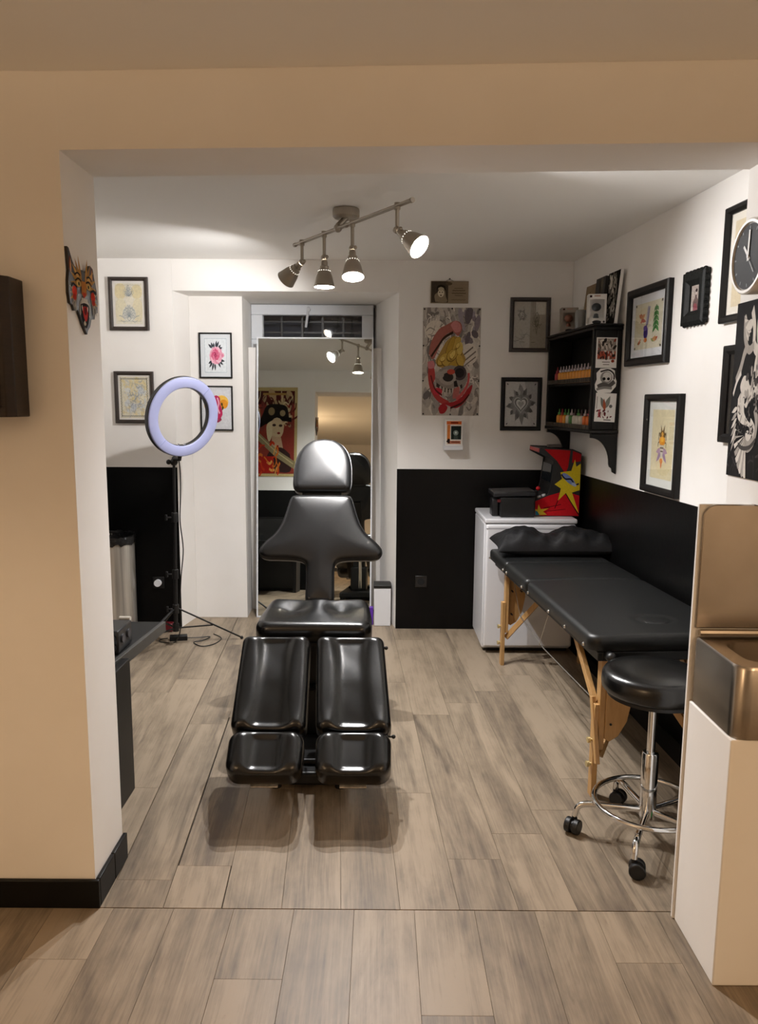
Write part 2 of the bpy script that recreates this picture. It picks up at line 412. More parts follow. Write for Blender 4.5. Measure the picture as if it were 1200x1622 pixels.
def starts_room(i): return seams.get(i, 2.4+.37*((i*5) % 3))
# column 0 is the board left of the line x=-0.841 at the threshold
def gaps(i, y):
    if i == 2 and y < 2.3: return (.0012, .0030)       # short piece at the threshold, pale gap on its right
    if i == 2 and y < 3.0: return (.0055, .0004)       # wide dark gap along the long board
    if i == 1 and y > 2.0: return (.0030, .0004)
    return (.0004, .0004)
lay(-1.024, .183, 1.22, range(-6, 13), starts_room, [((0,-1),-2.1625), ((0,1),5.62), ((-1,0),2.02), ((1,.08),1.25+.08*5.12+.01)], ANG, 2.0, 5.62, gaps)
fseam = {3: 1.87, 4: 1.55, 5: 1.3, 6: 1.75}
lay(-.068-.185*14, .185, 1.22, range(0, 27), lambda i: fseam.get(i-9, .72+.41*((i*7) % 3)), [((0,1),2.1585), ((0,-1),2.38), ((-1,0),2.68), ((1,0),2.28)], 0.0, -2.4, 2.16, None)

# front partition with the wide opening
mb = MB()
mb.zprism([(-2.65,2.17),(-.865,2.17),(-.865,2.42),(-2.65,2.42)], 0, SOF)
mb.zprism([(1.05,2.142),(2.25,2.142),(2.25,2.30),(1.05,2.30)], 0, 1.273)
mb.zprism([(1.05,2.065),(2.25,2.065),(2.25,2.30),(1.05,2.30)], 1.273, SOF)
mb.zprism([(-2.65,2.17),(-.865,2.17),(1.05,2.065),(2.25,2.065),(2.25,2.30),(1.05,2.30),(-.865,2.42),(-2.65,2.42)], SOF, CEIL)
struct(mb.build('wall_front', paint, smooth=False))
def wall(name, xy, z0=0, z1=CEIL, m=paint):
    mb = MB(); mb.zprism(xy, z0, z1); return struct(mb.build(name, m, smooth=False))
rx = lambda Y: 1.25+.08*(5.12-Y)
wall('wall_right', [(rx(2.302),2.302),(rx(2.302)+.15,2.302),(rx(5.6)+.15,5.6),(rx(5.6),5.6)])
wall('wall_left', [(-2.15,2.422),(-2.0,2.422),(-2.0,5.6),(-2.15,5.6)])
wall('wall_back_left', [(-1.998,5.12),(-1.354,5.12),(-1.31,5.37),(-1.31,5.6),(-1.998,5.6)])
wall('wall_back_right', [(.12,5.12),(1.249,5.12),(rx(5.6)-.001,5.598),(.20,5.598),(.20,5.98),(-.045,5.98),(-.045,5.85)])
wall('wall_back_niche', [(-1.309,5.371),(-.945,5.371),(-.955,5.85),(-.955,5.98),(-1.309,5.98)], 0, 2.2545)
wall('wall_back_lintel', [(-1.353,5.121),(.119,5.121),(-.044,5.85),(-.044,5.98),(-1.30,5.98)], 2.255, CEIL)
# breast below the window, and its sloping ledge
sx = lambda Y: .12-.165*(Y-5.12)/.73
mb = MB(); mb.zprism([(-.946,5.60),(sx(5.60)-.001,5.60),(sx(5.84)-.001,5.84),(-.046,5.97),(-.953,5.97)], 0, 1.93); struct(mb.build('wall_back_breast', paint, smooth=False))
mb = MB(); mb.zprism([(-2.15,2.30),(2.25,2.30),(2.25,6.0),(-2.15,6.0)], CEIL+.0005, CEIL+.06); struct(mb.build('ceiling', ceil_m, smooth=False))
# front room shell (behind and around the camera)
mb = MB(); mb.zprism([(-2.65,-4.0),(2.25,-4.0),(2.25,2.064),(1.05,2.064),(-.865,2.169),(-2.65,2.169)], 2.41, 2.47); struct(mb.build('ceiling_front_room', ceil_m, smooth=False))
wall('wall_front_room_left', [(-2.75,-4.0),(-2.651,-4.0),(-2.651,2.42),(-2.75,2.42)], 0, 2.5)
wall('wall_front_room_right', [(2.251,-4.0),(2.35,-4.0),(2.35,2.30),(2.251,2.30)], 0, 2.5)
wall('wall_front_room_back', [(-2.75,-4.1),(2.35,-4.1),(2.35,-4.001),(-2.75,-4.001)], 0, 2.5)

# black painted dado (2 mm proud of the wall) and skirting
def trim(n, xy, z0, z1, m=blackpaint, label=None):
    mb = MB(); mb.zprism(xy, z0, z1); o = struct(mb.build('trim_%d' % n, m, smooth=False))
    if label: o['label'] = label
trim(1, [(-1.997,5.117),(-1.354,5.117),(-1.354,5.1195),(-1.997,5.1195)], 0.0, WAIN, label='black painted dado on the back wall behind the bin')
trim(2, [(.118,5.117),(1.247,5.117),(1.247,5.1195),(.118,5.1195)], 0.0, WAIN, label='black painted dado on the back wall beside the fridge')
trim(3, [(rx(2.303)-.003,2.303),(rx(2.303)-.0005,2.303),(rx(5.116)-.0005,5.116),(rx(5.116)-.003,5.116)], 0.0, WAIN, label='black painted dado on the right wall behind the massage table')
trim(4, [(-1.9995,2.424),(-1.997,2.424),(-1.997,5.116),(-1.9995,5.116)], 0.0, WAIN)
trim(5, [(-1.99,2.4205),(-.90,2.4205),(-.90,2.423),(-1.99,2.423)], 0.0, WAIN)
mb = MB(); mb.zprism([(-2.64,2.155),(-.850,2.155),(-.850,2.169),(-2.64,2.169)], 0.0, .092); o = struct(mb.build('baseboard_front', black_gloss, bevel=.003))
mb = MB(); mb.zprism([(-.864,2.1695),(-.850,2.1695),(-.850,2.300),(-.864,2.300)], 0.0, .092); mb.zprism([(-.864,2.302),(-.850,2.302),(-.850,2.425),(-.864,2.425)], 0.0, .092); struct(mb.build('baseboard_reveal', black_gloss, bevel=.003))

# window above the mirror
WY = 5.80
w1 = struct(bpy.data.objects.new('window_1', None)); COL.objects.link(w1); w1.location = (-.5, WY, 1.931)
wx0, wx1, wz0, wz1 = -.951, -.05, 1.931, 2.252
mb = MB()
for a, b in (((wx0,wz1-.075),(wx1,wz1)), ((wx0,wz0),(wx1,wz0+.07)), ((wx0,wz0+.07),(wx0+.085,wz1-.075)), ((wx1-.085,wz0+.07),(wx1,wz1-.075))):
    mb.box((a[0],WY-.03,a[1]), (b[0],WY+.045,b[1]))
mb.build('window_frame', whiteframe, w1, bevel=.006)
mb = MB(); mb.box((wx0+.086,WY+.005,wz0+.071), (wx1-.086,WY+.011,wz1-.076)); mb.build('pane', winglass, w1, smooth=False)
mb = MB(); mb.bar((-.525,WY-.045,2.235), (-.545,WY-.06,2.085), .016, .014); mb.cyl((-.525,WY-.03,2.215), (-.525,WY-.055,2.215), .014, 12); mb.build('handle', whiteplastic, w1, bevel=.003)
g = thing('window_grate', 'dark iron grate outside the window above the mirror', 'grate', (-.5,5.93,1.935))
for i in range(6):
    x = -.90+i*.155; mb = MB(); mb.bar((x,5.93,1.935), (x,5.93,2.25), .016, .016); mb.build('bar', blackmetal, g, smooth=False)
for z in (1.99,2.065,2.145):
    mb = MB(); mb.bar((-.95,5.945,z), (-.05,5.945,z), .012, .012, up=(0,1,0)); mb.build('bar', blackmetal, g, smooth=False)
wall('wall_light_well', [(-1.2,6.18),(.3,6.18),(.3,6.25),(-1.2,6.25)], 0, 2.6, nightm)
# ================================================================== TRACK LIGHT AND ADDED PENDANTS
HS = .86
def track_light():
    A, B = V((-.45,4.17,2.36)), V((.125,3.25,2.36)); d = (B-A).normalized(); side = V((d.y,-d.x,0))
    r = thing('track_light', 'brushed nickel ceiling track light with four adjustable spot heads', 'ceiling light', (-.164,3.80,CEIL))
    mb = MB(); c = V((-.166,3.80,CEIL)); mb.lathe([(.062,-.001),(.064,-.008),(.064,-.036),(.055,-.044),(.02,-.046)], c, (0,0,1), 28); mb.build('canopy', nickel, r)
    t = (V((c.x,c.y,0))-V((A.x,A.y,0))).dot(d); onbar = A+d*t
    mb = MB(); mb.cyl(c+V((0,0,-.04)), (onbar.x,onbar.y,2.372), .014, 14); mb.ball((onbar.x,onbar.y,2.362), .02); mb.build('canopy_stem', nickel, r)
    for s_ in (-1, 1):
        mb = MB(); mb.tube([A+side*.008*s_, B+side*.008*s_], .0055, 10); mb.build('rod', nickel, r)
    for p in (A, B, A.lerp(B,.5)):
        mb = MB(); mb.cyl(p-d*.006, p+d*.006, .011, 14); mb.build('rod_clamp', nickel, r)
    heads = [(.075, (-.66,.50,-.56), .085), (.30, (.0,-.03,-1), .10), (.555, (.03,-.30,-.95), .10), (.90, (.62,-.47,-.55), .085)]
    for i, (f, ax, stem) in enumerate(heads):
        p = A.lerp(B, f); ax = V(ax).normalized(); j = p+V((0,0,-.012-stem))
        hd = MB(); hd.lathe([(r_*HS,h_*HS) for r_, h_ in [(.016,0),(.019,.012),(.019,.03),(.026,.034),(.026,.05),(.033,.054),(.036,.066),(.045,.088),(.052,.118),(.058,.142),(.060,.150),(.0575,.150),(.049,.116),(.042,.088),(.03,.066),(.0,.06)]], j+ax*.012, ax, 32, cap=False)
        h = hd.build('spot_shade', nickel, r, angle=30)
        mb = MB(); mb.cyl(p+V((0,0,.006)), j, .0085, 12); mb.cyl(p+V((0,0,.012)), p+V((0,0,-.016)), .013, 14); mb.build('stem', nickel, r)
        u, w = perp(ax); mb = MB(); mb.ball(j, .016); k = V((d.x,d.y,0)); mb.cyl(j-k*.022, j+k*.022, .007, 10); mb.ball(j+k*.026, .009); mb.build('swivel_knob', nickel, r)
        mb = MB()
        for q in range(16):
            a = 2*math.pi*q/16; e = u*math.cos(a)+w*math.sin(a); mb.ball(j+ax*(.012+.0605*HS)+e*(.0342*HS), .0023, 8)
        mb.build('vent_holes', vent_m, h)['kind'] = 'stuff'
        mb = MB(); mb.lathe([(r_*HS,h_*HS) for r_, h_ in [(.001,.0),(.02,.002),(.029,.010),(.032,.03),(.030,.038),(.001,.042)]], j+ax*(.058*HS+.004), ax, 24); mb.build('bulb', bulb_m, r)
        ld = bpy.data.lights.new('spot_bulb_light', 'POINT'); ld.energy = SPOT_W[i]; ld.color = SPOT_COL; ld.shadow_soft_size = .014
        lo = bpy.data.objects.new('spot_bulb_light', ld); COL.objects.link(lo); lo.parent = r; lo.location = j+ax*(.127,.121,.122,.127)[i]*HS-V(r.location)
track_light()
# warm unseen lamp invented as two pendants, shade band shaped to dim upper walls
def pendant(x, y, label):
    p = thing('added_pendant_lamp', label, 'added pendant lamp', (x,y,2.41))
    mb = MB(); mb.lathe([(.05,-.001),(.05,-.02),(.01,-.03)], (x,y,2.41), n=24); mb.cyl((x,y,2.39), (x,y,1.93), .004, 8)
    for k in range(3): mb.cyl((x,y,1.93), (x+.217*math.cos(k*2.094),y+.217*math.sin(k*2.094),1.885), .003, 6)
    mb.build('cord', blackplastic, p)
    mb = MB(); mb.lathe([(.22,1.880),(.22,1.79),(.217,1.79),(.217,1.880)], (x,y,0), n=32, cap=False); mb.build('shade', mat('added_pendant_shade', '#6b5d48', .7), p)
    mb = MB(); mb.ball((x,y,1.915), .025); mb.build('bulb', mat('warm_bulb', (1,1,1), .5, emit=((1,.7,.42), 12)), p)
    ld = bpy.data.lights.new('added_pendant_light', 'POINT'); ld.energy = PENDANT_W; ld.color = PENDANT_COL; ld.shadow_soft_size = .022
    lo = bpy.data.objects.new('added_pendant_light', ld); COL.objects.link(lo); lo.parent = p; lo.location = V((0,0,1.84-2.41))
pendant(-1.75, -.55, 'added unseen warm ring-shaded pendant on the left of the front room')
pendant(1.55, -.75, 'added unseen warm ring-shaded pendant on the right of the front room')

# ================================================================== TREATMENT CHAIR
CX = -.28
def pad_outline(mb, pts2, o, u, v, nrm, t, rr=.022, back=.008, crown=.010):
    """upholstered slab from a closed 2-d outline: rounded front edge, flat back"""
    n = len(pts2); o, u, v, nrm = V(o), V(u), V(v), V(nrm)
    nr = []
    for i in range(n):
        (x0,y0),(x1,y1) = pts2[i-1], pts2[(i+1)%n]; dx, dy = x1-x0, y1-y0; l = math.hypot(dx,dy) or 1; nr.append((-dy/l, dx/l))
    rings = [(back,0)] + [(0,back),(0,t-rr)] + [(rr*(1-math.cos(a)), t-rr+rr*math.sin(a)) for a in (.4,.8,1.2,1.5)]
    P = []
    for ins, h in rings:
        for (x,y),(nx,ny) in zip(pts2, nr): P.append(o+u*(x+nx*ins)+v*(y+ny*ins)+nrm*h)
    F = [(i*n+k, i*n+(k+1)%n, (i+1)*n+(k+1)%n, (i+1)*n+k) for i in range(len(rings)-1) for k in range(n)]
    F.append(tuple(range(n))[::-1])
    # front face: triangulated with inner grid points and a gentle crown
    ins, h0 = rings[-1]; B = [V((x+nx*ins, y+ny*ins)) for (x,y),(nx,ny) in zip(pts2, nr)]
    def dist(p):
        d = 9
        for i in range(n):
            a_, b_ = B[i-1], B[i]; e = b_-a_; l2 = e.length_squared or 1e-12; tt = max(0, min(1, (p-a_).dot(e)/l2)); d = min(d, (p-a_-e*tt).length)
        return d
    def inside(p):
        c = False
        for i in range(n):
            a_, b_ = B[i-1], B[i]
            if (a_.y > p.y) != (b_.y > p.y) and p.x < (b_.x-a_.x)*(p.y-a_.y)/(b_.y-a_.y)+a_.x: c = not c
        return c
    G = []; st = .014; xs = [p.x for p in B]; ys = [p.y for p in B]
    for i in range(int((max(xs)-min(xs))/st)+1):
        for j in range(int((max(ys)-min(ys))/st)+1):
            p = V((min(xs)+(i+.5*(j % 2))*st, min(ys)+j*st))
            if inside(p) and dist(p) > .006: G.append(p)
    vo, _, fo, ov, _, _ = delaunay_2d_cdt(B+G, [(i,(i+1)%n) for i in range(n)], [], 1, 1e-6)
    k0 = len(P); base = (len(rings)-1)*n; mp = {}
    for i, p in enumerate(vo):
        src = ov[i][0] if ov[i] else -1
        if 0 <= src < n: mp[i] = base+src
        else:
            mp[i] = len(P); P.append(o+u*p.x+v*p.y+nrm*(h0+crown*(1-math.exp(-dist(p)/.045))))
    F += [tuple(mp[i] for i in f) for f in fo]
    mb._add(P, F); return mb
def sym(half):
    """half outline from bottom centre-right up to the top; mirrored, counter-clockwise"""
    p = smooth_path([(x,y,0) for x,y in half], 5); p = [(q.x,q.y) for q in p]
    return p+[(-x,y) for x,y in p[::-1]]
def cushion(mb, o, u, v, nrm, w, l, t, rc, fn=None, N=36, M=36, wf=None, er=.035):
    """grid cushion: o = centre of the underside, w across (u), l along (v); fn(a,b) adds height, wf(b) scales width"""
    o, u, v, nrm = V(o), V(u), V(v), V(nrm)
    def pt(a, b):
        x, y = a*w/2, b*l/2; cx, cy = w/2-rc, l/2-rc; ex, ey = abs(x)-cx, abs(y)-cy
        if ex > 0 and ey > 0:
            m = max(ex,ey); k = m/math.hypot(ex,ey); ex, ey = ex*k, ey*k
            x = math.copysign(cx+ex, x); y = math.copysign(cy+ey, y)
            d = rc-m
        else: d = min(w/2-abs(x), l/2-abs(y))
        return x, y, d
    def gp(i, n): 
        s_ = -1+2*i/n; return math.copysign(1-(1-abs(s_))**1.7, s_)
    P = []; idx = {}
    for i in range(N+1):
        for j in range(M+1):
            a, b = gp(i,N), gp(j,M); x, y, d = pt(a,b)
            q = min(1, d/er); h = t-er+er*math.sqrt(max(0,1-(1-q)**2))
            if fn: h += fn(2*x/w, 2*y/l)*min(1, d/er)
            if wf: x *= wf(2*y/l)
            idx[i,j] = len(P); P.append(o+u*x+v*y+nrm*h)
    F = [(idx[i,j],idx[i+1,j],idx[i+1,j+1],idx[i,j+1]) for i in range(N) for j in range(M)]
    bd = [(i,0) for i in range(N)]+[(N,j) for j in range(M)]+[(i,M) for i in range(N,0,-1)]+[(0,j) for j in range(M,0,-1)]
    k0 = len(P)
    for h in (.006, 0):
        for (i,j) in bd:
            x, y, d = pt(gp(i,N), gp(j,M)); s_ = 1 if h else .97
            if wf: x *= wf(2*y/l)
            P.append(o+u*x*s_+v*y*s_+nrm*h)
    nb = len(bd)
    for q in range(nb):
        F.append((idx[bd[q]], k0+q, k0+(q+1)%nb, idx[bd[(q+1)%nb]])); F.append((k0+q, k0+nb+q, k0+nb+(q+1)%nb, k0+(q+1)%nb))
    F.append(tuple(range(k0+nb, k0+2*nb)))
    mb._add(P, F); return mb

def chair():
    r = thing('treatment_chair', 'black vinyl treatment chair with split leg rests facing the camera', 'treatment chair', (CX,3.3,0))
    X = V((1,0,0))
    # back: rises from (Y 3.60, z .60) to (3.85, 1.07)
    b0, b1 = V((CX-.003,3.60,.585)), V((CX-.012,3.865,1.07)); bv = (b1-b0).normalized(); bn = X.cross(bv).normalized()
    if bn.y > 0: bn = -bn
    half = [(.0,.0),(.05,.0),(.066,.012),(.066,.09),(.067,.165),(.078,.198),(.12,.212),(.20,.216),(.265,.218),(.296,.236),(.298,.268),(.27,.305),(.228,.345),(.196,.395),(.178,.445),(.163,.50),(.152,.535),(.135,.55),(.07,.553),(.0,.553)]
    mb = MB(); bo = pad_outline(mb, sym(half)[1:-1], b0-bn*.03, X, bv, bn, .06, .024).build('backrest', leather, r, angle=60)
    mb = MB(); pts = sym(half)[1:-1]; mb.tube([b0+bn*(.03-.022)+X*(x*1.004)+bv*(y*1.002) for x,y in pts], .0035, 6, closed=True); mb.build('piping', leather, bo)
    h0 = V((CX-.01,3.885,1.085)); hv = V((0,.55,.84)).normalized(); hn = X.cross(hv).normalized(); hn = -hn if hn.y > 0 else hn
    half = [(.0,.0),(.10,.0),(.132,.008),(.146,.035),(.147,.10),(.144,.155),(.130,.215),(.100,.265),(.055,.297),(.0,.306)]
    mb = MB(); ho = pad_outline(mb, sym(half)[1:-1], h0-hn*.03, X, hv, hn, .075, .03).build('headrest', leather_h, r, angle=60)
    mb = MB(); pts = sym(half)[1:-1]; mb.tube([h0+hn*.012+X*(x*1.004)+hv*(y*1.003) for x,y in pts], .0035, 6, closed=True); mb.build('piping', leather, ho)
    mb = MB(); mb.obox(b1+bv*.01-bn*.012, X*.10, bv*.05, bn*.01); mb.build('headrest_bracket', blackmetal, r, bevel=.003)
    mb = MB(); mb.bar(b0-bn*.045-bv*.05, b0-bn*.045+bv*.40, .09, .02, up=bn); mb.build('back_support', blackmetal, r, bevel=.003)
    # seat
    so = V((CX,3.365,.525)); sn = V((0,-.03,1)).normalized(); sv = V((0,1,.03)).normalized()
    def fs(a, b):
        dip = -.022*math.exp(-((abs(a)-.45)/.22)**2)*math.exp(-((b-.30)/.42)**2)
        ridge = .010*math.exp(-(a/.16)**2)*max(0, b+.3)
        back = .028*max(0, b-.30)**1.2*min(1,abs(a)*2.2)
        return dip+ridge+back
    mb = MB(); cushion(mb, so, X, sv, sn, .505, .37, .085, .055, fs, 44, 36, lambda b: 1-.055*max(0,b+.2), .034).build('seat', leather_s, r, angle=70)
    mb = MB(); mb.box((CX-.20,3.22,.485), (CX+.20,3.52,.5235)); mb.build('seat_frame', blackmetal, r, bevel=.005)
    # two leg rests: calf pad and foot pad each
    for s_, xc0, xc1, label in ((-1,-.425,-.418,'left'), (1,-.118,-.090,'right')):
        top, bot = V((xc0,3.105,.575)), V((xc1,2.76,.315)); lv = (top-bot).normalized(); lu = X; ln = lu.cross(lv).normalized()
        if ln.z < 0: ln = -ln
        L = (top-bot).length
        def fc(a, b, s=s_):
            w_ = .40+.10*abs(b)**3
            tr = -.024*.5*(1-math.tanh((abs(a)-w_)/.11))*(.65+.35*abs(b))
            return tr+.010*math.exp(-((abs(a)-.70)/.2)**2)*abs(b)**4+.0006*math.sin(9*b+4*a)*(1-abs(a))
        mid = (top+bot)/2-ln*.075
        mb = MB(); cushion(mb, mid, lu, lv, ln, .286, L, .088, .03, fc, 36, 40, lambda b: 1.0-.015*b, .03).build('calf_pad', leather_s, r, angle=70)
        f_top = bot-lv*.006; f_bot = V((xc1+.001,2.605,.212)); fv = (f_top-f_bot).normalized(); fn_ = lu.cross(fv).normalized(); fn_ = -fn_ if fn_.z < 0 else fn_
        def ff(a, b): return -.022*.5*(1-math.tanh((abs(a)-.42)/.10))+.009*math.exp(-((abs(a)-.70)/.2)**2)*(1+b)*.5
        mid = (f_top+f_bot)/2-fn_*.075
        mb = MB(); cushion(mb, mid, lu, fv, fn_, .282, (f_top-f_bot).length, .092, .05, ff, 36, 30, lambda b: 1.0+.012*b, .032).build('foot_pad', leather_s, r, angle=70)
        mb = MB(); mb.bar(top-ln*.085+lv*.02, f_bot-fn_*.085+fv*.03, .05, .018, up=ln); mb.build('leg_rail', blackmetal, r, bevel=.003)
        mb = MB(); a = f_bot-fn_*.087+fv*.012; mb.bar(a-X*.05, a+X*.05, .03, .006, up=fn_); mb.build('foot_bracket', steel, r, bevel=.001)
        if s_ < 0: pass
        else: mb = MB(); a = bot-ln*.05+X*.132; mb.cyl(a-X*.02*s_, a+X*.018*s_, .004, 8); mb.ball(a+X*.02*s_, .008); mb.build('adjusting_knob', blackplastic, r)
        mb = MB(); mb.bar(top-ln*.085+lv*.01, (xc0*.5+CX*.5,3.27,.50), .045, .025); mb.build('hinge_arm', blackmetal, r, bevel=.003)
    mb = MB(); q = V((CX+.30,3.10,.53)); mb.tube([(CX+.20,3.2,.50), (CX+.29,3.12,.53), q+V((.012,-.01,.0))], .004, 8); mb.ball(q+V((.014,-.012,0)), .008); mb.build('lever', blackplastic, r)
    # lift and base
    mb = MB(); mb.box((CX-.155,2.885,.02), (CX+.155,3.78,.075)); mb.build('base_plate', blackmetal, r, bevel=.012)
    for (x,y) in ((-.13,2.92),(.13,2.92),(-.13,3.74),(.13,3.74)):
        mb = MB(); mb.cyl((CX+x,y,0), (CX+x,y,.022), .022, 14); mb.build('foot', blackplastic, r)
    mb = MB(); mb.box((CX-.075,3.22,.07), (CX+.075,3.50,.30)); mb.build('lift_housing', blackmetal, r, bevel=.012)
    mb = MB(); mb.box((CX-.055,3.27,.29), (CX+.055,3.45,.49)); mb.build('lift_column', blackplastic, r, bevel=.006)
    mb = MB(); mb.cyl((CX+.02,3.52,.10), (CX+.02,3.60,.55), .016, 14); mb.build('gas_spring', chrome, r)
    mb = MB(); mb.box((CX-.12,2.95,.074), (CX+.12,3.20,.10)); mb.build('motor_cover', blackplastic, r, bevel=.01)
leather_h = mat('black_vinyl_headrest', '#0d0e10', 0.40, spec=0.7, bump=(150, 0.08, 0.002))
chair()

# ================================================================== MIRROR
def mirror():
    bl, th = 5.362, math.radians(5.1); x0, x1, h = -.880, -.052, 2.005
    r = thing('leaning_mirror', 'tall frameless-looking mirror with thin white edge leaning in the window niche', 'mirror', ((x0+x1)/2,bl,0))
    v = V((0,math.sin(th),math.cos(th))); yaw = Matrix.Rotation(math.radians(MIRROR_YAW), 3, 'Z'); n = yaw @ V((0,-math.cos(th),math.sin(th))); v = yaw @ v; u = yaw @ V((1,0,0)); c = V(((x0+x1)/2,bl,.001))
    w = (x1-x0)/2
    P = lambda a,b,d: c+u*a+v*b+n*d
    mb = MB(); mb.obox(P(0,h/2,-.010), u*(w-.010), v*(h/2-.010), n*.004); mb.build('backing', whiteplastic, r, smooth=False)
    mb = MB(); mb.obox(P(0,h/2,-.004), u*(w-.0105), v*(h/2-.0105), n*.0018); mb.build('mirror_glass', mirror_m, r, smooth=False)
    mb = MB()
    for s_ in (-1,1): mb.obox(P(s_*(w-.005),h/2,-.007), u*.005, v*(h/2), n*.009)
    mb.obox(P(0,.005,-.007), u*(w-.01), v*.005, n*.009); mb.obox(P(0,h-.005,-.007), u*(w-.01), v*.005, n*.009)
    mb.build('mirror_frame', whiteframe, r, smooth=False)
MIRROR_YAW = -1.3
mirror()
# ================================================================== MASSAGE TABLE
TD = V((.077,-1,0)).normalized(); TS = V((-TD.y,TD.x,0))     # TD: towards the camera, TS: towards the right wall
if TS.x < 0: TS = -TS
T0 = V((.667,4.53,0)); TL, TW, TZ = 1.750, .60, .682
def massage_table():
    r = thing('massage_table', 'folding massage table with black padded top and beech legs along right wall', 'massage table', T0+TD*TL/2+TS*TW/2)
    P = lambda a, b, z: T0+TD*a+TS*b+ZUP*z
    # three padded panels
    cuts = [0, .40, .82, TL]
    for i in range(3):
        a0, a1 = cuts[i]+(.0 if i == 0 else .0015), cuts[i+1]-(.0 if i == 2 else .0015)
        if i < 2:
            mb = MB(); cushion(mb, P((a0+a1)/2,TW/2,TZ-.066), TS, -TD, ZUP, TW, a1-a0, .064, .02, lambda a,b: .003*math.cos(a*1.5), 24, 20, None, .018).build('padded_panel', leather_t, r, angle=70)
        else:
            hx, hy = .36, .30      # face hole plug spot in local -1..1 (a across, b along towards the head)
            def fh(a, b):
                x, y = a*TW/2, b*(a1-a0)/2; d = math.hypot((x-.035)/.072, (y+.255)/.055)
                return .003*math.cos(a*1.5)-.006*math.exp(-((d-1)/.16)**2)
            mb = MB(); cushion(mb, P((a0+a1)/2,TW/2,TZ-.066), TS, -TD, ZUP, TW, a1-a0, .064, .05, fh, 70, 90, None, .022).build('padded_panel', leather_t, r, angle=70)
            c = P((a0+a1)/2+.255, TW/2+.035, TZ-.004)
            mb = MB(); q = [(0,0)]; mb.lathe([(.001,.0045),(.04,.0042),(.056,.003),(.062,-.002),(.062,-.012)][::-1], c, n=36, cap=False); o = mb.build('face_hole_plug', leather_t, r, angle=70)
    # frame under the padding
    mb = MB()
    mb.bar(P(.01,.045,TZ-.085), P(TL-.01,.045,TZ-.085), .022, .036); mb.bar(P(.01,TW-.045,TZ-.085), P(TL-.01,TW-.045,TZ-.085), .022, .036)
    mb.bar(P(.02,.05,TZ-.085), P(.02,TW-.05,TZ-.085), .022, .036); mb.bar(P(TL-.02,.05,TZ-.085), P(TL-.02,TW-.05,TZ-.085), .022, .036)
    mb.build('side_rail', leather_t, r, bevel=.003)
    # studs along the vinyl edge
    for a in (.03,.36,.44,.76,.88,1.22,1.45,1.68):
        mb = MB(); mb.ball(P(a,-.002,TZ-.052), .008, 10); mb.build('stud', chrome, r)
    for a in (TL-.02,):
        mb = MB(); mb.cyl(P(TL,.07,TZ-.075), P(TL+.03,.07,TZ-.075), .018, 14); mb.ball(P(TL+.032,.07,TZ-.075), .02, 12); mb.build('corner_knob', blackplastic, r)
    # legs: far pair and near pair
    for a, sg in ((.13,1), (TL-.075,-1)):
        for b, iw in ((.062,1), (TW-.062,-1)):
            up = MB(); up.bar(P(a,b+iw*.018,.20), P(a,b+iw*.018,TZ-.075), .022, .042, up=TD); leg = up.build('leg', beech, r, bevel=.002)
            lo = MB(); lo.bar(P(a+sg*.004,b,0.0), P(a+sg*.004,b,.385), .021, .040, up=TD); lo.build('leg_extension', beech, leg, bevel=.002)
            for z in (.135,.235):
                kb = MB(); kb.cyl(P(a,b-iw*.010,z), P(a,b-iw*.028,z), .006, 8); kb.cyl(P(a,b-iw*.018,z), P(a,b-iw*.030,z), .012, 12); kb.build('leg_knob', brass, leg)
        # gusset plates behind the posts, facing along the table
        for b, iw in ((.062,1), (TW-.062,-1)):
            pts = [(0,0)]+[(0,-.36)] + [(.02,-.372),(.055,-.35),(.088,-.29),(.105,-.20),(.105,-.10),(.09,0)]
            mb = MB(); mb.prism([P(a-sg*.012, b+iw*(.03+x), TZ-.075+y) for x,y in pts], -TD*(sg*.012)); g_ = mb.build('gusset_plate', beech, r, bevel=.002)
            for (x,y) in ((.022,-.06),(.022,-.16),(.022,-.30),(.075,-.16)):
                mb = MB(); mb.cyl(P(a-sg*.027,b+iw*(.03+x),TZ-.075+y), P(a+sg*.014,b+iw*(.03+x),TZ-.075+y), .005, 8); mb.build('screw', blackmetal, g_)
        # braces running in from each post
        for b, iw in ((.085,1), (TW-.085,-1)):
            mb = MB(); mb.bar(P(a,b,.165), P(a+sg*.13,b+iw*.155,.42), .018, .03); mb.build('cross_brace', beech, r, bevel=.002)
    # diagonal struts and cords
    for b in (.085, TW-.085):
        mb = MB(); mb.bar(P(TL-.09,b-.012,.35), P(TL-.40,b-.012,TZ-.09), .02, .032); mb.build('strut', beech, r, bevel=.002)
        mb = MB(); mb.tube([P(.20,b+.06,.32), P(.9,b-.005,.352), P(TL-.10,b-.014,.38)], .0022, 6); mb.build('cord', cordm, r)
        mb = MB(); mb.tube([P(.84,b-.010,.350), P(.95,b-.014,.50), P(1.02,b-.014,TZ-.09)], .0018, 6); mb.build('cord', cordm, r)
        mb = MB(); mb.tube([P(.20,b+.06,.32), P(.17,b+.03,.50), P(.15,b+.01,TZ-.09)], .0018, 6); mb.build('cord', cordm, r)
        mb = MB(); mb.bar(P(TL-.10,b-.03,.405), P(TL-.02,b-.03,.16), .016, .026); mb.build('brace', beech, r, bevel=.002)
massage_table()

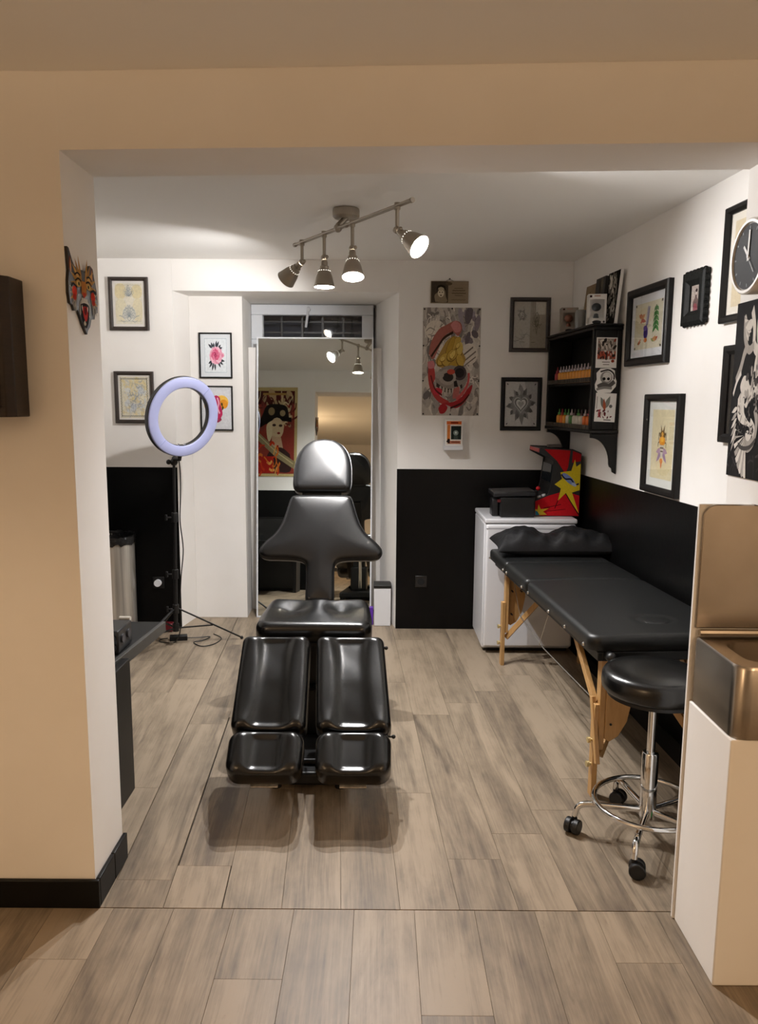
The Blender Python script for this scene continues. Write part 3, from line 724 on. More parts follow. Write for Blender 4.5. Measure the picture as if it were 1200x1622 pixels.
def pillow():
    r = None; mb = MB(); N, M = 70, 32; c = T0+TD*.165+TS*.335+ZUP*(TZ+.004); P = []; ang = math.radians(-3)
    u = (Matrix.Rotation(ang, 3, 'Z') @ TS); v = -(Matrix.Rotation(ang, 3, 'Z') @ TD); W, L = .35, .155
    rng = random.Random(3); ph = [rng.uniform(0,6.28) for _ in range(8)]
    top = []; bot = []
    for i in range(N+1):
        for j in range(M+1):
            a, b = -1+2*i/N, -1+2*j/M
            pin = 1-.07*(1-abs(a)**3)*0 - .10*(1-abs(b))*abs(a)**4
            x = a*W*(1-.06*(1-b*b)*abs(a)**6); y = b*L*(1-.10*(1-a*a)*abs(b)**4)
            e = (max(0,1-a**4)**.55)*(max(0,1-b**4)**.5)
            hh = .140*e*(1-.22*math.exp(-((a+.05)/.22)**2)*(b > -2))
            wr = .013*math.sin(8*a+ph[0]+2*b)*math.sin(3*b+ph[1])+.009*math.sin(19*a+ph[2]-5*b)*max(0,.5-b)+.004*math.sin(31*a+9*b+ph[3])*math.sin(13*b-7*a+ph[4])
            top.append(c+u*x+v*y+ZUP*(.035*(1-e)+hh+wr*e+.018*abs(a)**5*(1+b)*.6)); bot.append(c+u*x+v*y+ZUP*(.035*(1-e)+.018*abs(a)**5*(1+b)*.6-.0005))
    k = (M+1); n = len(top)
    F = [(i*k+j,(i+1)*k+j,(i+1)*k+j+1,i*k+j+1) for i in range(N) for j in range(M)]
    F += [tuple(n+q for q in f[::-1]) for f in F]
    bd = [(i*k) for i in range(N)]+[N*k+j for j in range(M)]+[i*k+M for i in range(N,0,-1)]+[j for j in range(M,0,-1)]
    F += [(bd[q],n+bd[q],n+bd[(q+1)%len(bd)],bd[(q+1)%len(bd)]) for q in range(len(bd))]
    mb._add(top+bot, F)
    tag(mb.build('pillow', fabric, angle=80), 'crumpled black pillow at the far end of the massage table', 'pillow')
pillow()

# ================================================================== STOOL
def stool():
    c = V((.967,2.56,0)); r = thing('rolling_stool', 'round black vinyl rolling stool with chrome base and foot ring', 'stool', c)
    mb = MB(); mb.lathe([(.0,.552),(.150,.552),(.168,.556),(.178,.566),(.181,.585),(.179,.612),(.170,.626),(.150,.633),(.08,.636),(.0,.637)], c, n=48, cap=False); mb.build('seat', leather_s, r, angle=60)
    mb = MB(); mb.lathe([(.16,.540),(.16,.5515),(.0,.5515)], c, n=40); mb.build('seat_plate', blackplastic, r)
    mb = MB(); mb.cyl(c+ZUP*.30, c+ZUP*.542, .0145, 20); mb.build('piston', chrome, r)
    mb = MB(); mb.lathe([(.026,.085),(.029,.10),(.029,.325),(.026,.33),(.015,.332)], c, n=28); mb.build('gas_lift', chrome, r)
    mb = MB(); R_ = .185; mb.tube([c+V((R_*math.cos(a),R_*math.sin(a),.140)) for a in [2*math.pi*k/48 for k in range(48)]], .0095, 10, closed=True); mb.build('foot_ring', chrome, r)
    for k in range(5):
        a = math.radians(170+72*k); d = V((math.cos(a),math.sin(a),0))
        mb = MB(); mb.tube(smooth_path([c+d*.02+ZUP*.112, c+d*.12+ZUP*.112, c+d*.20+ZUP*.112, c+d*.238+ZUP*.10, c+d*.25+ZUP*.062], 5), .0115, 10); leg = mb.build('leg', chrome, r)
        q = c+d*.25; cd = Matrix.Rotation(math.radians(60+40*k), 3, 'Z') @ d; s_ = V((-cd.y,cd.x,0)); w = q+cd*.012+ZUP*.028
        mb = MB(); mb.cyl(w-s_*.026, w-s_*.004, .0275, 20); mb.cyl(w+s_*.004, w+s_*.026, .0275, 20); cs = mb.build('caster', blackplastic, leg, bevel=.004)
        mb = MB(); mb.cyl(w-s_*.008, w+s_*.008, .020, 14); mb.cyl(q+ZUP*.030, q+ZUP*.066, .010, 12); mb.build('caster_stem', blackmetal, leg)
stool()
mb = MB(); mb.ball((1.065,2.45,.018), .018, 14); mb.cyl((1.065,2.45,.010), (1.12,2.45,.012), .006, 8); tag(mb.build('bottle_cap', greenp), 'small green plastic object on the floor beside the stool', 'cap')

# ================================================================== FRIDGE AND WHAT STANDS ON IT
FX0, FX1, FY0, FY1, FZ = .648, 1.205, 4.590, 5.10, .850
def fridge():
    r = thing('mini_fridge', 'white under-counter fridge standing behind the massage table', 'fridge', ((FX0+FX1)/2,(FY0+FY1)/2,0))
    mb = MB(); mb.box((FX0,FY0+.055,.02), (FX1,FY1,FZ-.03)); mb.build('body', fridge_m, r, bevel=.012)
    mb = MB(); mb.box((FX0+.004,FY0,.045), (FX1-.004,FY0+.049,FZ-.033)); d = mb.build('door', fridge_m, r, bevel=.014, seg=3)
    mb = MB(); mb.box((FX0+.02,FY0+.046,.06), (FX1-.02,FY0+.058,FZ-.05)); mb.build('seal', mat('seal_grey', '#8f9094', .6), d)
    mb = MB(); mb.box((FX0-.003,FY0+.004,FZ-.029), (FX1+.003,FY1,FZ)); mb.build('worktop', fridge_m, r, bevel=.009, seg=3)
    mb = MB(); mb.box((FX0+.02,FY0+.07,.0), (FX1-.02,FY1-.02,.022)); mb.build('plinth', blackplastic, r)
    mb = MB(); mb.box((FX0+.006,FY0-.0005,FZ-.062), (FX1-.006,FY0+.002,FZ-.056)); mb.build('door_groove', mat('groove_grey', '#9b9ca0', .5), d)
fridge()
# arcade machine: side profile in the x-z plane, screen facing -x
def arcade():
    z = FZ+.001; y0, y1 = 4.715, 5.035; r = thing('mini_arcade', 'small tabletop arcade cabinet with red and yellow side art on the fridge', 'arcade machine', (1.11,4.87,z))
    prof = [(.965,0),(1.245,0),(1.245,.395),(1.19,.418),(.988,.425),(.985,.392),(1.075,.345),(1.060,.19),(1.045,.135),(.965,.098)]
    for y in (y0, y1-.014):
        mb = MB(); mb.prism([(x,y,z+h) for x,h in prof], (0,.014,0)); p = mb.build('side_panel', blackplastic, r, bevel=.002)
        if y == y0: side = p
    mb = MB(); mb.prism([(x,y0+.0145,z+h) for x,h in [(.970,.004),(1.240,.004),(1.240,.39),(1.19,.41),(.995,.418),(.992,.398),(1.085,.35),(1.072,.19),(1.05,.13),(.970,.094)]], (0,y1-y0-.029,0)); mb.build('body', blackplastic, r)
    mb = MB(); mb.obox((1.0685,(y0+y1)/2,z+.265), V((0,.12,0)), V((.005,0,.055)), V((-.002,0,0))); mb.build('screen', mat('dark_screen', '#20262b', .12), r, smooth=False)
    mb = MB(); mb.prism([(.9895,y0+.016,z+.397),(.9875,y0+.016,z+.42),(.9875,y1-.016,z+.42),(.9895,y1-.016,z+.397)], (-.004,0,0)); mb.build('marquee', redp, r, smooth=False)
    mb = MB(); mb.cyl((1.0,y0+.075,z+.113), (1.0,y0+.075,z+.158), .0045, 8); j = mb.build('joystick', blackmetal, r); mb = MB(); mb.ball((1.0,y0+.075,z+.166), .014); mb.build('ball_top', redp, j)
    for k in range(2):
        mb = MB(); q = V((1.0+.028*k,y0+.03,z+.114+.011*k)); mb.cyl(q, q+V((-.003,0,.010)), .012, 14); mb.build('button', whiteplastic, r)
    # side print, coordinates in profile metres mapped to -1..1
    A = Art(); A.clip = False
    X = lambda x: (x-1.105)/.14; Z = lambda h: (h-.2125)/.2125
    def pp(pts): return [(X(x),Z(h)) for x,h in pts]
    A.poly(pp([(1.015,.417),(1.10,.415),(1.175,.41),(1.165,.31),(1.150,.265),(1.095,.345)]), '#b01c20')
    A.poly(pp([(1.19,.408),(1.242,.388),(1.242,.345),(1.188,.335)]), '#a51a1e')
    A.poly(pp([(.97,.004),(1.242,.004),(1.242,.13),(1.15,.16),(1.052,.13),(.97,.094)]), '#bd1820')
    A.poly(pp([(1.242,.33),(1.215,.31),(1.205,.355),(1.185,.285),(1.118,.275),(1.13,.235),(1.085,.20),(1.125,.175),(1.11,.10),(1.155,.145),(1.242,.02),(1.195,.15),(1.242,.165)]), '#d9c22a')
    A.line(pp([(1.155,.145),(1.215,.05),(1.242,.012)]), .035, '#141212')
    A.line(pp([(1.11,.10),(1.092,.05)]), .03, '#141212'); A.line(pp([(1.02,.05),(1.13,.075)]), .02, '#3a0d10'); A.line(pp([(1.03,.03),(1.16,.045)]), .015, '#3a0d10')
    A.ell(X(1.172),Z(.232),.34,.10,'#7f8fc4',-.5); A.curve(pp([(1.125,.262),(1.15,.235),(1.185,.232),(1.21,.20),(1.235,.205)]), .05, '#20243a'); A.ell(X(1.205),Z(.20),.12,.05,'#aab6de',-.3)
    A.poly(pp([(.972,.006),(1.0,.008),(1.045,.01),(1.02,.03),(1.055,.05),(1.005,.045),(.99,.075),(.985,.04),(.972,.045)]), '#d7b832')
    A.poly(pp([(.972,.006),(1.0,.006),(.985,.03),(.972,.035)]), '#2f7f90')
    A.build('side_art', side, (1.105,y0,z+.2125), UB, ZUP, NB, .14, .2125, lift=.0008)
    mb = MB(); mb.box((1.06,4.80,z+.424),(1.14,4.86,z+.440)); mb.build('speaker_lid', mat('grey_plastic','#5a524c',.5), r, bevel=.003)
arcade()
r = thing('black_case', 'black flip-top storage case standing on the fridge left corner', 'box', (.83,4.76,FZ+.001))
mb = MB(); mb.box((.745,4.655,FZ+.001), (.955,4.86,FZ+.125)); mb.build('body', blackplastic, r, bevel=.006)
mb = MB(); mb.obox((.83,4.765,FZ+.146), V((.13,.0,.004)), V((0,.118,0)), V((-.0005,0,.014))); mb.build('lid', mat('case_lid', '#17171a', .35), r, bevel=.006)
mb = MB(); mb.box((.70,4.70,FZ+.001), (.742,4.80,FZ+.11)); mb.build('side_pocket', mat('case_side', '#141416', .3), r, bevel=.008)
mb = MB(); mb.box((.725,4.652,FZ+.095), (.745,4.66,FZ+.112)); mb.build('tag', redd, r)

# ================================================================== SINK AND ITS PLINTH
def plinth():
    mb = MB(); mb.zprism([(.905,1.857),(1.42,1.857),(1.42,2.128),(.905,2.128)], 0, .698)
    o = struct(mb.build('wall_sink_plinth', paint, bevel=.004)); o['label'] = 'white plastered plinth carrying the steel sink'
    mb = MB(); mb.box((.899,2.1285,0.0), (1.42,2.1415,1.272)); o = struct(mb.build('trim_6', paint, bevel=.003)); o['label'] = 'white board edge standing behind the steel splashback'
    r = thing('hand_sink', 'stainless steel hand-wash sink with tall splashback on white plinth', 'sink', (1.15,1.99,.699))
    # splashback with rounded upper left corner, in front of the board and partition
    mb = MB(); pts = [(.907,.915)]+[(1.40,.915)]+[(1.40,1.272)]+[(.945+.037*math.cos(a), 1.235+.037*math.sin(a)) for a in [math.pi/2+math.pi/2*k/8 for k in range(9)]]
    mb.prism([(x,2.119,z) for x,z in pts], (0,.009,0)); mb.build('splashback', steel_sink, r, bevel=.003)
    # bowl: outer apron as a swept U outline with rounded front corner, and inner basin
    def rr(x0,y0,x1,y1,rad,n=6):
        P = []
        for cx,cy,a0 in ((x1-rad,y1-rad,0),(x0+rad,y1-rad,math.pi/2),(x0+rad,y0+rad,math.pi),(x1-rad,y0+rad,1.5*math.pi)):
            P += [(cx+rad*math.cos(a0+math.pi/2*k/n), cy+rad*math.sin(a0+math.pi/2*k/n)) for k in range(n+1)]
        return P
    out = [(.912,2.046),(.912,1.935)]+[(.957+.045*math.cos(a),1.905-.0+.045*math.sin(a)-.02+.02) for a in [math.pi+math.pi/2*k/8 for k in range(9)]]+[(1.40,1.860),(1.40,2.046)]
    out = [(.909,2.117)]+[(.949+.04*math.cos(a),1.892+.04*math.sin(a)) for a in [math.pi+math.pi/2*k/8 for k in range(9)]]+[(1.40,1.852),(1.40,2.117)]
    n = len(out); inn = rr(.962,1.905,1.36,2.075,.045)
    mb = MB(); rings = [(out,.700),(out,.884),([(x+(.004 if x < 1 else 0),y+.004*(y<2)) for x,y in out],.892)]
    P = [(x,y,z) for R_,z in rings for x,y in R_]; F = [(i*n+k,i*n+(k+1)%n,(i+1)*n+(k+1)%n,(i+1)*n+k) for i in range(2) for k in range(n)]+[tuple(range(n))[::-1]]
    mb._add(P,F); ap = mb.build('apron', steel_sink, r, angle=50)
    # rim surface between outline and basin: bridge by angle around the basin centre
    cx, cy = 1.16, 1.985
    def rayhit(poly, a):
        d = (math.cos(a), math.sin(a)); best = None
        for (x0,y0),(x1,y1) in zip(poly, poly[1:]+poly[:1]):
            ex, ey = x1-x0, y1-y0; det = d[0]*-ey+ex*d[1]
            if abs(det) < 1e-12: continue
            t = ((x0-cx)*-ey+ex*(y0-cy))/det; s_ = (d[0]*(y0-cy)-d[1]*(x0-cx))/det
            if t > 0 and -1e-6 <= s_ <= 1+1e-6 and (best is None or t > best): best = t
        return (cx+d[0]*best, cy+d[1]*best)
    angs = sorted([math.atan2(y-cy,x-cx) for x,y in rings[2][0]]+[math.atan2(y-cy,x-cx) for x,y in inn]); m = len(angs)
    mb = MB(); R0 = [rayhit(rings[2][0],a) for a in angs]; R1 = [rayhit(inn,a) for a in angs]
    R2 = [(cx+(x-cx)*.97, cy+(y-cy)*.93) for x,y in R1]; R3 = [(cx+(x-cx)*.85, cy+(y-cy)*.7) for x,y in R1]
    P = [(x,y,.892) for x,y in R0]+[(x,y,.888) for x,y in R1]+[(x,y,.80) for x,y in R2]+[(x,y,.745) for x,y in R3]
    F = [(i*m+k,i*m+(k+1)%m,(i+1)*m+(k+1)%m,(i+1)*m+k) for i in range(3) for k in range(m)]+[tuple(range(3*m,4*m))]
    mb._add(P,F); mb.build('basin', steel_sink, r, angle=50)
    mb = MB(); mb.tube(smooth_path([(1.40,2.112,.905),(1.2,2.112,.905),(.95,2.112,.905),(.916,2.112,.905)],3), .010, 8); mb.build('rim_bead', steel_sink, r)
plinth()
# ================================================================== RING LIGHT ON TRIPOD
def ring_light():
    b = V((-1.285,4.70,0)); r = thing('ring_light', 'large white ring light on a thin black tripod stand', 'ring light', b)
    n = V((.72,-.667,-.17)).normalized(); C = V((-1.178,4.62,1.452)); u = n.cross(ZUP).normalized(); v = u.cross(n).normalized()
    def ringm(prof, nn=72):
        mb = MB(); P = []; m = len(prof)
        for k in range(nn):
            a = 2*math.pi*k/nn; e = u*math.cos(a)+v*math.sin(a)
            for rad, h in prof: P.append(C+e*rad+n*h)
        F = [(k*m+i, ((k+1)%nn)*m+i, ((k+1)%nn)*m+(i+1)%m, k*m+(i+1)%m) for k in range(nn) for i in range(m)]
        mb._add(P,F); return mb
    ringm([(.242,-.022),(.242,.006),(.236,.010),(.180,.010),(.174,.006),(.174,-.022)]).build('housing', blackplastic, r, angle=40)
    ringm([(.240,.0105),(.2385,.017),(.234,.0195),(.208,.0205),(.182,.0195),(.1775,.017),(.176,.0105)]).build('diffuser', lav, r, angle=60)
    mb = MB()
    for a in (2.3, 5.45): 
        e = u*math.cos(a)+v*math.sin(a); mb.bar(C+e*.182+n*.0205, C+e*.234+n*.0205, .003, .004, up=n)
    mb.build('diffuser_seam', mat('seam', '#9aa0c8', .6), r)
    j = V((-1.262,4.70,1.175)); low = C-v*.242-n*.006
    mb = MB(); mb.tube([low+v*.006, low-v*.02, j+V((0,0,.02))], [.014,.012,.016], 12); mb.ball(j, .024); mb.ball(j+V((-.03,-.01,.0)), .016); mb.cyl(j+V((-.045,-.01,0)), j+V((0,0,0)), .008, 8); mb.build('ball_head', blackplastic, r)
    mb = MB(); 
    for a in (1.45, 1.70): 
        e = u*math.cos(-a)+v*math.sin(-a); mb.ball(C+e*.172+n*.0, .010, 8)
    mb.build('phone_clamp_stub', chrome, r)
    top = V((b.x+.022,b.y,1.15))
    def at(z): return b+(top-V((b.x,b.y,0)))*(z/1.15) if False else V((b.x+.022*z/1.15, b.y, z))
    for z0, z1, rad in ((.12,.48,.0125), (.45,.84,.0105), (.81,1.16,.0085)):
        mb = MB(); mb.cyl(at(z0), at(z1), rad, 14); mb.build('pole_section', blackmetal, r)
    for z in (.47,.83,.245):
        mb = MB(); mb.cyl(at(z-.03), at(z+.03), .019, 14); mb.cyl(at(z), at(z)+V((-.045,-.01,.0)), .006, 8); mb.obox(at(z)+V((-.05,-.01,.0)), V((.006,0,0)), V((0,.006,0)), V((0,0,.018))); mb.build('lock_collar', blackplastic, r, bevel=.002)
    mb = MB(); mb.cyl(at(.10), at(.15), .02, 14); mb.build('spreader_hub', blackplastic, r)
    for a in (22, 238, 130):
        d = V((math.cos(math.radians(a)),math.sin(math.radians(a)),0)); L = .42 if a != 130 else .30
        mb = MB(); mb.bar(at(.245)+d*.018, b+d*L+ZUP*.012, .016, .009); leg = mb.build('leg', blackmetal, r, bevel=.002)
        mb = MB(); mb.ball(b+d*L+ZUP*.0115, .0115, 10); mb.build('rubber_foot', blackplastic, leg)
        k = at(.245).lerp(b+d*L, .55); mb = MB(); mb.bar(at(.12)+d*.018, V((k.x,k.y,.245*.45+.006)), .012, .007); mb.build('brace', blackmetal, leg)
    c = thing('power_adapter', 'black brick-shaped power adapter with trailing lead on floor by the tripod', 'adapter', (-1.302,4.828,0))
    mb = MB(); mb.tube(smooth_path([C-v*.235-n*.025, (-1.235,4.735,1.10), (-1.238,4.735,.95), (-1.245,4.735,.80), (-1.232,4.74,.62), (-1.25,4.74,.45), (-1.262,4.742,.28), (-1.27,4.76,.10), (-1.31,4.77,.006), (-1.40,4.77,.005), (-1.42,4.82,.005), (-1.372,4.826,.012)], 6), .0035, 6); mb.build('cable', blackplastic, r)
    mb = MB(); mb.tube(smooth_path([(-1.249,4.84,.012), (-1.19,4.87,.005), (-1.11,4.89,.005), (-1.14,4.81,.005), (-1.19,4.77,.005), (-1.12,4.69,.005), (-1.05,4.74,.005), (-1.03,4.86,.005), (-1.10,4.95,.005)], 6), .003, 6); mb.build('lead', blackplastic, c)
    mb = MB(); mb.obox((-1.302,4.828,.0165), V((.055,.012,0)), V((-.006,.0245,0)), V((0,0,.016))); mb.build('brick', blackplastic, c, bevel=.004)
    mb = MB(); mb.obox((-1.43,5.02,.031), V((.045,.0,0)), V((0,.03,0)), V((0,0,.030))); tag(mb.build('red_plug_block', redd, bevel=.01), 'dark red plug block on floor behind the tripod', 'plug')
ring_light()

# ================================================================== BIN, LOW TABLE AND WHAT IS ON IT
def bin_():
    c = V((-1.765,4.93,0)); r = thing('steel_bin', 'tall cylindrical steel bin with black liner bag in the back corner', 'bin', c)
    mb = MB(); mb.lathe([(.0,.0),(.158,.0),(.158,.66),(.154,.66),(.154,.03),(.0,.03)], c, n=48, cap=False); mb.build('body', steel, r, angle=30)
    mb = MB(); rng = random.Random(5); P = []; n = 56; prof = [(.150,.45),(.151,.66),(.156,.676),(.166,.676),(.168,.66),(.166,.625)]
    for (rad,h) in prof:
        for k in range(n):
            a = 2*math.pi*k/n; w = rng.uniform(-.006,.006); P.append(c+V(((rad+w*(h>.6)*.6)*math.cos(a),(rad+w*(h>.6)*.6)*math.sin(a),h+w*(2.2 if h < .63 and rad > .16 else 1)*(h>.6))))
    mb._add(P, [(i*n+k,i*n+(k+1)%n,(i+1)*n+(k+1)%n,(i+1)*n+k) for i in range(len(prof)-1) for k in range(n)]); mb.build('liner_bag', bag_m, r, angle=30)
    mb = MB(); mb.lathe([(.0,.40),(.15,.42)], c, n=24, cap=False); mb.build('bag_bottom', bag_m, r)
bin_()
def low_table():
    r = thing('low_table', 'low black side table half hidden behind the left jamb', 'side table', (-1.25,3.0,0))
    mb = MB(); mb.zprism([(-1.55,2.66),(-1.048,2.66),(-.992,3.40),(-1.55,3.40)], .503, .545); mb.build('top', mat('table_top_black', '#0b0b0b', .5, spec=.3), r, bevel=.003)
    mb = MB(); mb.zprism([(-1.0475,2.66),(-1.030,2.66),(-.974,3.40),(-.9915,3.40)], .500, .547); mb.build('painted_edge_highlight', mat('edge_highlight_grey', '#3d3c39', .4), r, bevel=.002)  # lit edge of the black top, painted as a paler strip
    mb = MB(); mb.box((-1.009,2.62,.0), (-.975,2.895,.546)); mb.build('leg_panel', blackwood, r, bevel=.003)
    mb = MB(); mb.box((-1.55,2.66,.0), (-1.51,3.38,.494)); mb.build('back_panel', blackwood, r, bevel=.003)
    p = thing('power_unit', 'small black power unit with two dials on the low table', 'power supply', (-1.06,3.0,.546))
    mb = MB(); mb.box((-1.15,2.93,.548), (-1.030,3.10,.642)); mb.build('case', mat('unit_case', '#16171a', .3), p, bevel=.006)
    for z in (.575,.612):
        mb = MB(); mb.cyl((-1.05,2.929,z), (-1.05,2.918,z), .013, 14); mb.build('dial', blackmetal, p)
    for y in (2.98,3.05):
        mb = MB(); mb.cyl((-1.0295,y,.60), (-1.024,y,.60), .018, 16); mb.build('socket_cap', mat('dark_grey_plastic', '#3c3c40', .4), p)
    mb = MB(); mb.cyl((-1.085,3.115,.64), (-1.04,3.115,.64), .012, 12); mb.build('latch', mat('pale_plastic', '#b9b2a6', .4), p)
    mb = MB(); mb.box((-1.10,2.80,.546), (-1.040,2.835,.66)); tag(mb.build('white_card_box', paper, bevel=.002), 'narrow white carton standing at the near edge of low table', 'box')
low_table()
def cabinet_left():
    r = thing('black_cabinet', 'low black two-door cabinet against the partition, seen in the mirror', 'cabinet', (-1.45,2.55,0))
    mb = MB(); mb.box((-1.90,2.426,.0), (-1.03,2.600,.80)); mb.build('body', blackwood, r, bevel=.004)
    for x0, x1, hx in ((-1.89,-1.47,-1.53), (-1.46,-1.04,-1.40)):
        mb = MB(); mb.box((x0,2.601,.03), (x1,2.616,.78)); d = mb.build('door', mat('cab_door', '#1c1b1a', .35), r, bevel=.003)
        mb = MB(); mb.box((hx-.015,2.6162,.42), (hx+.015,2.618,.60)); mb.build('handle_slot', hole, d)
cabinet_left()
# white slim bin by the mirror
r = thing('slim_bin', 'slim white box with black lid between mirror and black wall', 'bin', (.028,5.22,0))
mb = MB(); mb.box((-.030,5.172,.0), (.086,5.30,.270)); mb.build('body', whiteplastic, r, bevel=.004)
mb = MB(); mb.box((-.033,5.168,.271), (.089,5.303,.292)); mb.build('lid', blackplastic, r, bevel=.003)
mb = MB(); mb.box((-.062,5.20,.0), (-.036,5.24,.125)); tag(mb.build('purple_glow_block', purple, bevel=.002), 'purple LED glow drawn as a block beside the slim white box', 'box')  # glow of a purple LED, modelled as a solid coloured block

# sockets
def socket(C, label, face, knob):
    C = V(C); r = thing('wall_socket', label, 'socket', C+V((0,0,-.04)))
    mb = MB(); mb.box((C.x-.04,C.y-.008,C.z-.04), (C.x+.04,C.y,C.z+.04)); mb.build('plate', face, r, bevel=.003)
    mb = MB(); mb.cyl((C.x,C.y-.0085,C.z), (C.x,C.y-.03 if knob else C.y-.0095,C.z), .024, 18); mb.build('plug' if knob else 'well', whiteplastic if knob else hole, r)
socket((-1.505,5.1165,.315), 'black wall socket with round white plug near the bin', blackplastic, True)
socket((.29,5.1165,.335), 'black wall socket on the black wall beside fridge', mat('socket_black', '#141313', .3), False)

# ================================================================== WALL CABINET WITH INKS
ORD = ['first','second','third','fourth','fifth','sixth','seventh','eighth','ninth','tenth','eleventh','twelfth']
def wall_cabinet():
    O = on_right(4.25, 0)-NR*(-.004); 
    u = wd                      # along the wall, away from the camera
    D, L = .152, .825
    P = lambda a, b, z: V((O.x,O.y,0))+u*a+NR*b+ZUP*z
    r = thing('wall_cabinet', 'black wall-hung display cabinet with curved brackets and ink bottles', 'wall cabinet', P(L/2,.0,1.19))
    z0, z1, zm = 1.405, 1.945, 1.668
    def slab(name, a0, a1, b0, b1, za, zb, m=blackwood, bev=.003):
        mb = MB(); mb.obox(P((a0+a1)/2,(b0+b1)/2,(za+zb)/2), u*((a1-a0)/2), NR*((b1-b0)/2), ZUP*((zb-za)/2)); return mb.build(name, m, r, bevel=bev)
    slab('back_board', 0, L, 0, .008, z0, z1); slab('end_panel', 0, .018, .008, D, z0, z1); slab('end_panel', L-.018, L, .008, D, z0, z1)
    slab('end_trim', -.006, -.0002, .008, .03, z0, z1); slab('end_trim', -.006, -.0002, D-.022, D, z0, z1); 
    slab('bottom_shelf', -.012, L+.012, .0, D+.012, z0-.022, z0, blackwood, .006); slab('shelf', .019, L-.019, .009, D-.006, zm-.014, zm)
    slab('top', -.010, L+.010, .0, D+.010, z1, z1+.018, blackwood, .004); slab('cornice', -.02, L+.02, .0, D+.022, z1+.0181, z1+.032, blackwood, .006)
    slab('face_post', 0.0, .022, D+.0002, D+.010, z0, z1); slab('face_post', L-.022, L, D+.0002, D+.010, z0, z1)
    for zz in (zm, z0):
        mb = MB(); mb.obox(P(L/2,D-.003+.010,zz+.012), u*(L/2-.023), NR*.003, ZUP*.012)
        n = 26
        for k in range(n): a = .03+(L-.06)*k/(n-1); mb.obox(P(a,D+.013,zz+.012), u*.004, NR*.003, ZUP*.011)
        mb.build('shelf_rail', mat('pewter_rail', '#5d574f', .4, metal=.4), r)
    for a in (.0, L-.02):
        pts = [(0,z0-.0225),(D,z0-.0225),(D,z0-.045)]+[(D-.005-(D-.045)*math.sin(t), z0-.19+.145*math.cos(t)) for t in [math.pi/2*k/10 for k in range(11)]]+[(.035,z0-.205),(.022,z0-.215),(.018,z0-.235),(0,z0-.245)]
        mb = MB(); mb.prism([P(a,b,z) for b,z in pts], u*.02); mb.build('bracket', blackwood, r, bevel=.002)
    # bottles: one per kind, then copies
    def bottle(name, body, cap, label, group):
        t = thing(name, label, 'ink bottle', P(.1,.1,zm), group)
        mb = MB(); c = V(t.location); mb.lathe([(.0,.0),(.0165,.0),(.018,.003),(.018,.060),(.015,.068),(.0095,.072),(.0,.072)], c, n=16, cap=False); mb.build('body', body, t, angle=40)
        mb = MB(); mb.lathe([(.0105,.0725),(.0105,.085),(.005,.088),(.0035,.108),(.0,.109)], c, n=12, cap=False); mb.build('cap', cap, t, angle=40)
        return t
    yel = mat('ink_yellow', '#e0962a', .35); ora = mat('ink_orange', '#e0701c', .35); grn = mat('ink_green', '#3f7d36', .35); wht = mat('ink_white', '#cfcabd', .35); red = mat('ink_red', '#a3222a', .35)
    capd = mat('cap_dark', '#3a1d22', .4); capc = mat('cap_pale', '#b9aeb4', .4); capr = mat('cap_red', '#8e1b28', .4)
    rng = random.Random(2)
    g1, g2 = 'amber ink bottles on the upper shelf', 'mixed ink bottles on the lower shelf'
    lab = lambda s: s
    protoU = bottle('ink_bottle', yel, capc, 'amber ink bottle in the row on the upper cabinet shelf', g1)
    n = 12
    for k in range(n):
        o = protoU if k == 0 else copy_tree(protoU)
        o.location = P(.075+.055*k, .118, zm); o['label'] = 'amber ink bottle on upper cabinet shelf, %s from the near end' % ORD[k]
    o = bottle('ink_bottle', red, capr, 'red ink bottle at the far end of upper cabinet shelf', None); o.location = P(.745,.118,zm)
    kinds = [(ora,capr,'orange'),(ora,capc,'orange'),(wht,capd,'white'),(wht,grn,'white'),(grn,capc,'green'),(yel,grn,'amber')]
    protos = {}
    seq = [0,0,1,2,3,2,4,3,5,0,5]
    for k, q in enumerate(seq):
        bm_, cm, cn = kinds[q]
        lb = {0:'orange ink bottle with red cap on the lower cabinet shelf',1:'orange ink bottle with pale cap on the lower cabinet shelf',2:'white ink bottle with dark cap on the lower cabinet shelf',3:'white ink bottle with green cap on the lower cabinet shelf',4:'green ink bottle with pale cap on the lower cabinet shelf',5:'amber ink bottle with green cap on the lower cabinet shelf'}[q]
        if q in protos: o = copy_tree(protos[q])
        else: o = protos[q] = bottle('ink_bottle', bm_, cm, lb, g2)
        o.location = P(.075+.060*k, .118, z0); o['label'] = lb.replace(' on the lower cabinet shelf', ' on lower cabinet shelf, %s from the near end' % ORD[k])
    c = thing('ink_cup', 'small grey cup behind the bottles on upper cabinet shelf', 'cup', P(.20,.05,zm))
    mb = MB(); mb.lathe([(.0,.001),(.025,.001),(.033,.13),(.030,.13),(.023,.006),(.0,.006)], c.location, n=20, cap=False); mb.build('body', mat('cup_grey', '#4a5158', .4), c)
    # stickers on the end panel
    E_ = lambda b, z: P(-.0065,b,z); un = -NR; nn = -u
    def card(label, b, z, hw, hh, art, shape=None, cat='card', roll=0):
        C = E_(b,z); uu, vv = un, ZUP
        if roll: q = Matrix.Rotation(math.radians(roll), 3, nn); uu, vv = q @ uu, q @ ZUP
        t = thing('tattoo_card', label, cat, C-ZUP*hh)
        mb = MB(); sh = shape or [(-1,-1),(1,-1),(1,1),(-1,1)]; mb.prism([C+uu*(x*hw)+vv*(y*hh) for x,y in sh], nn*.001); mb.build('sheet', paper, t, smooth=False)
        art.clip = False; art.build('print', t, C+nn*.001, uu, vv, nn, hw, hh)
    rg = random.Random(11)
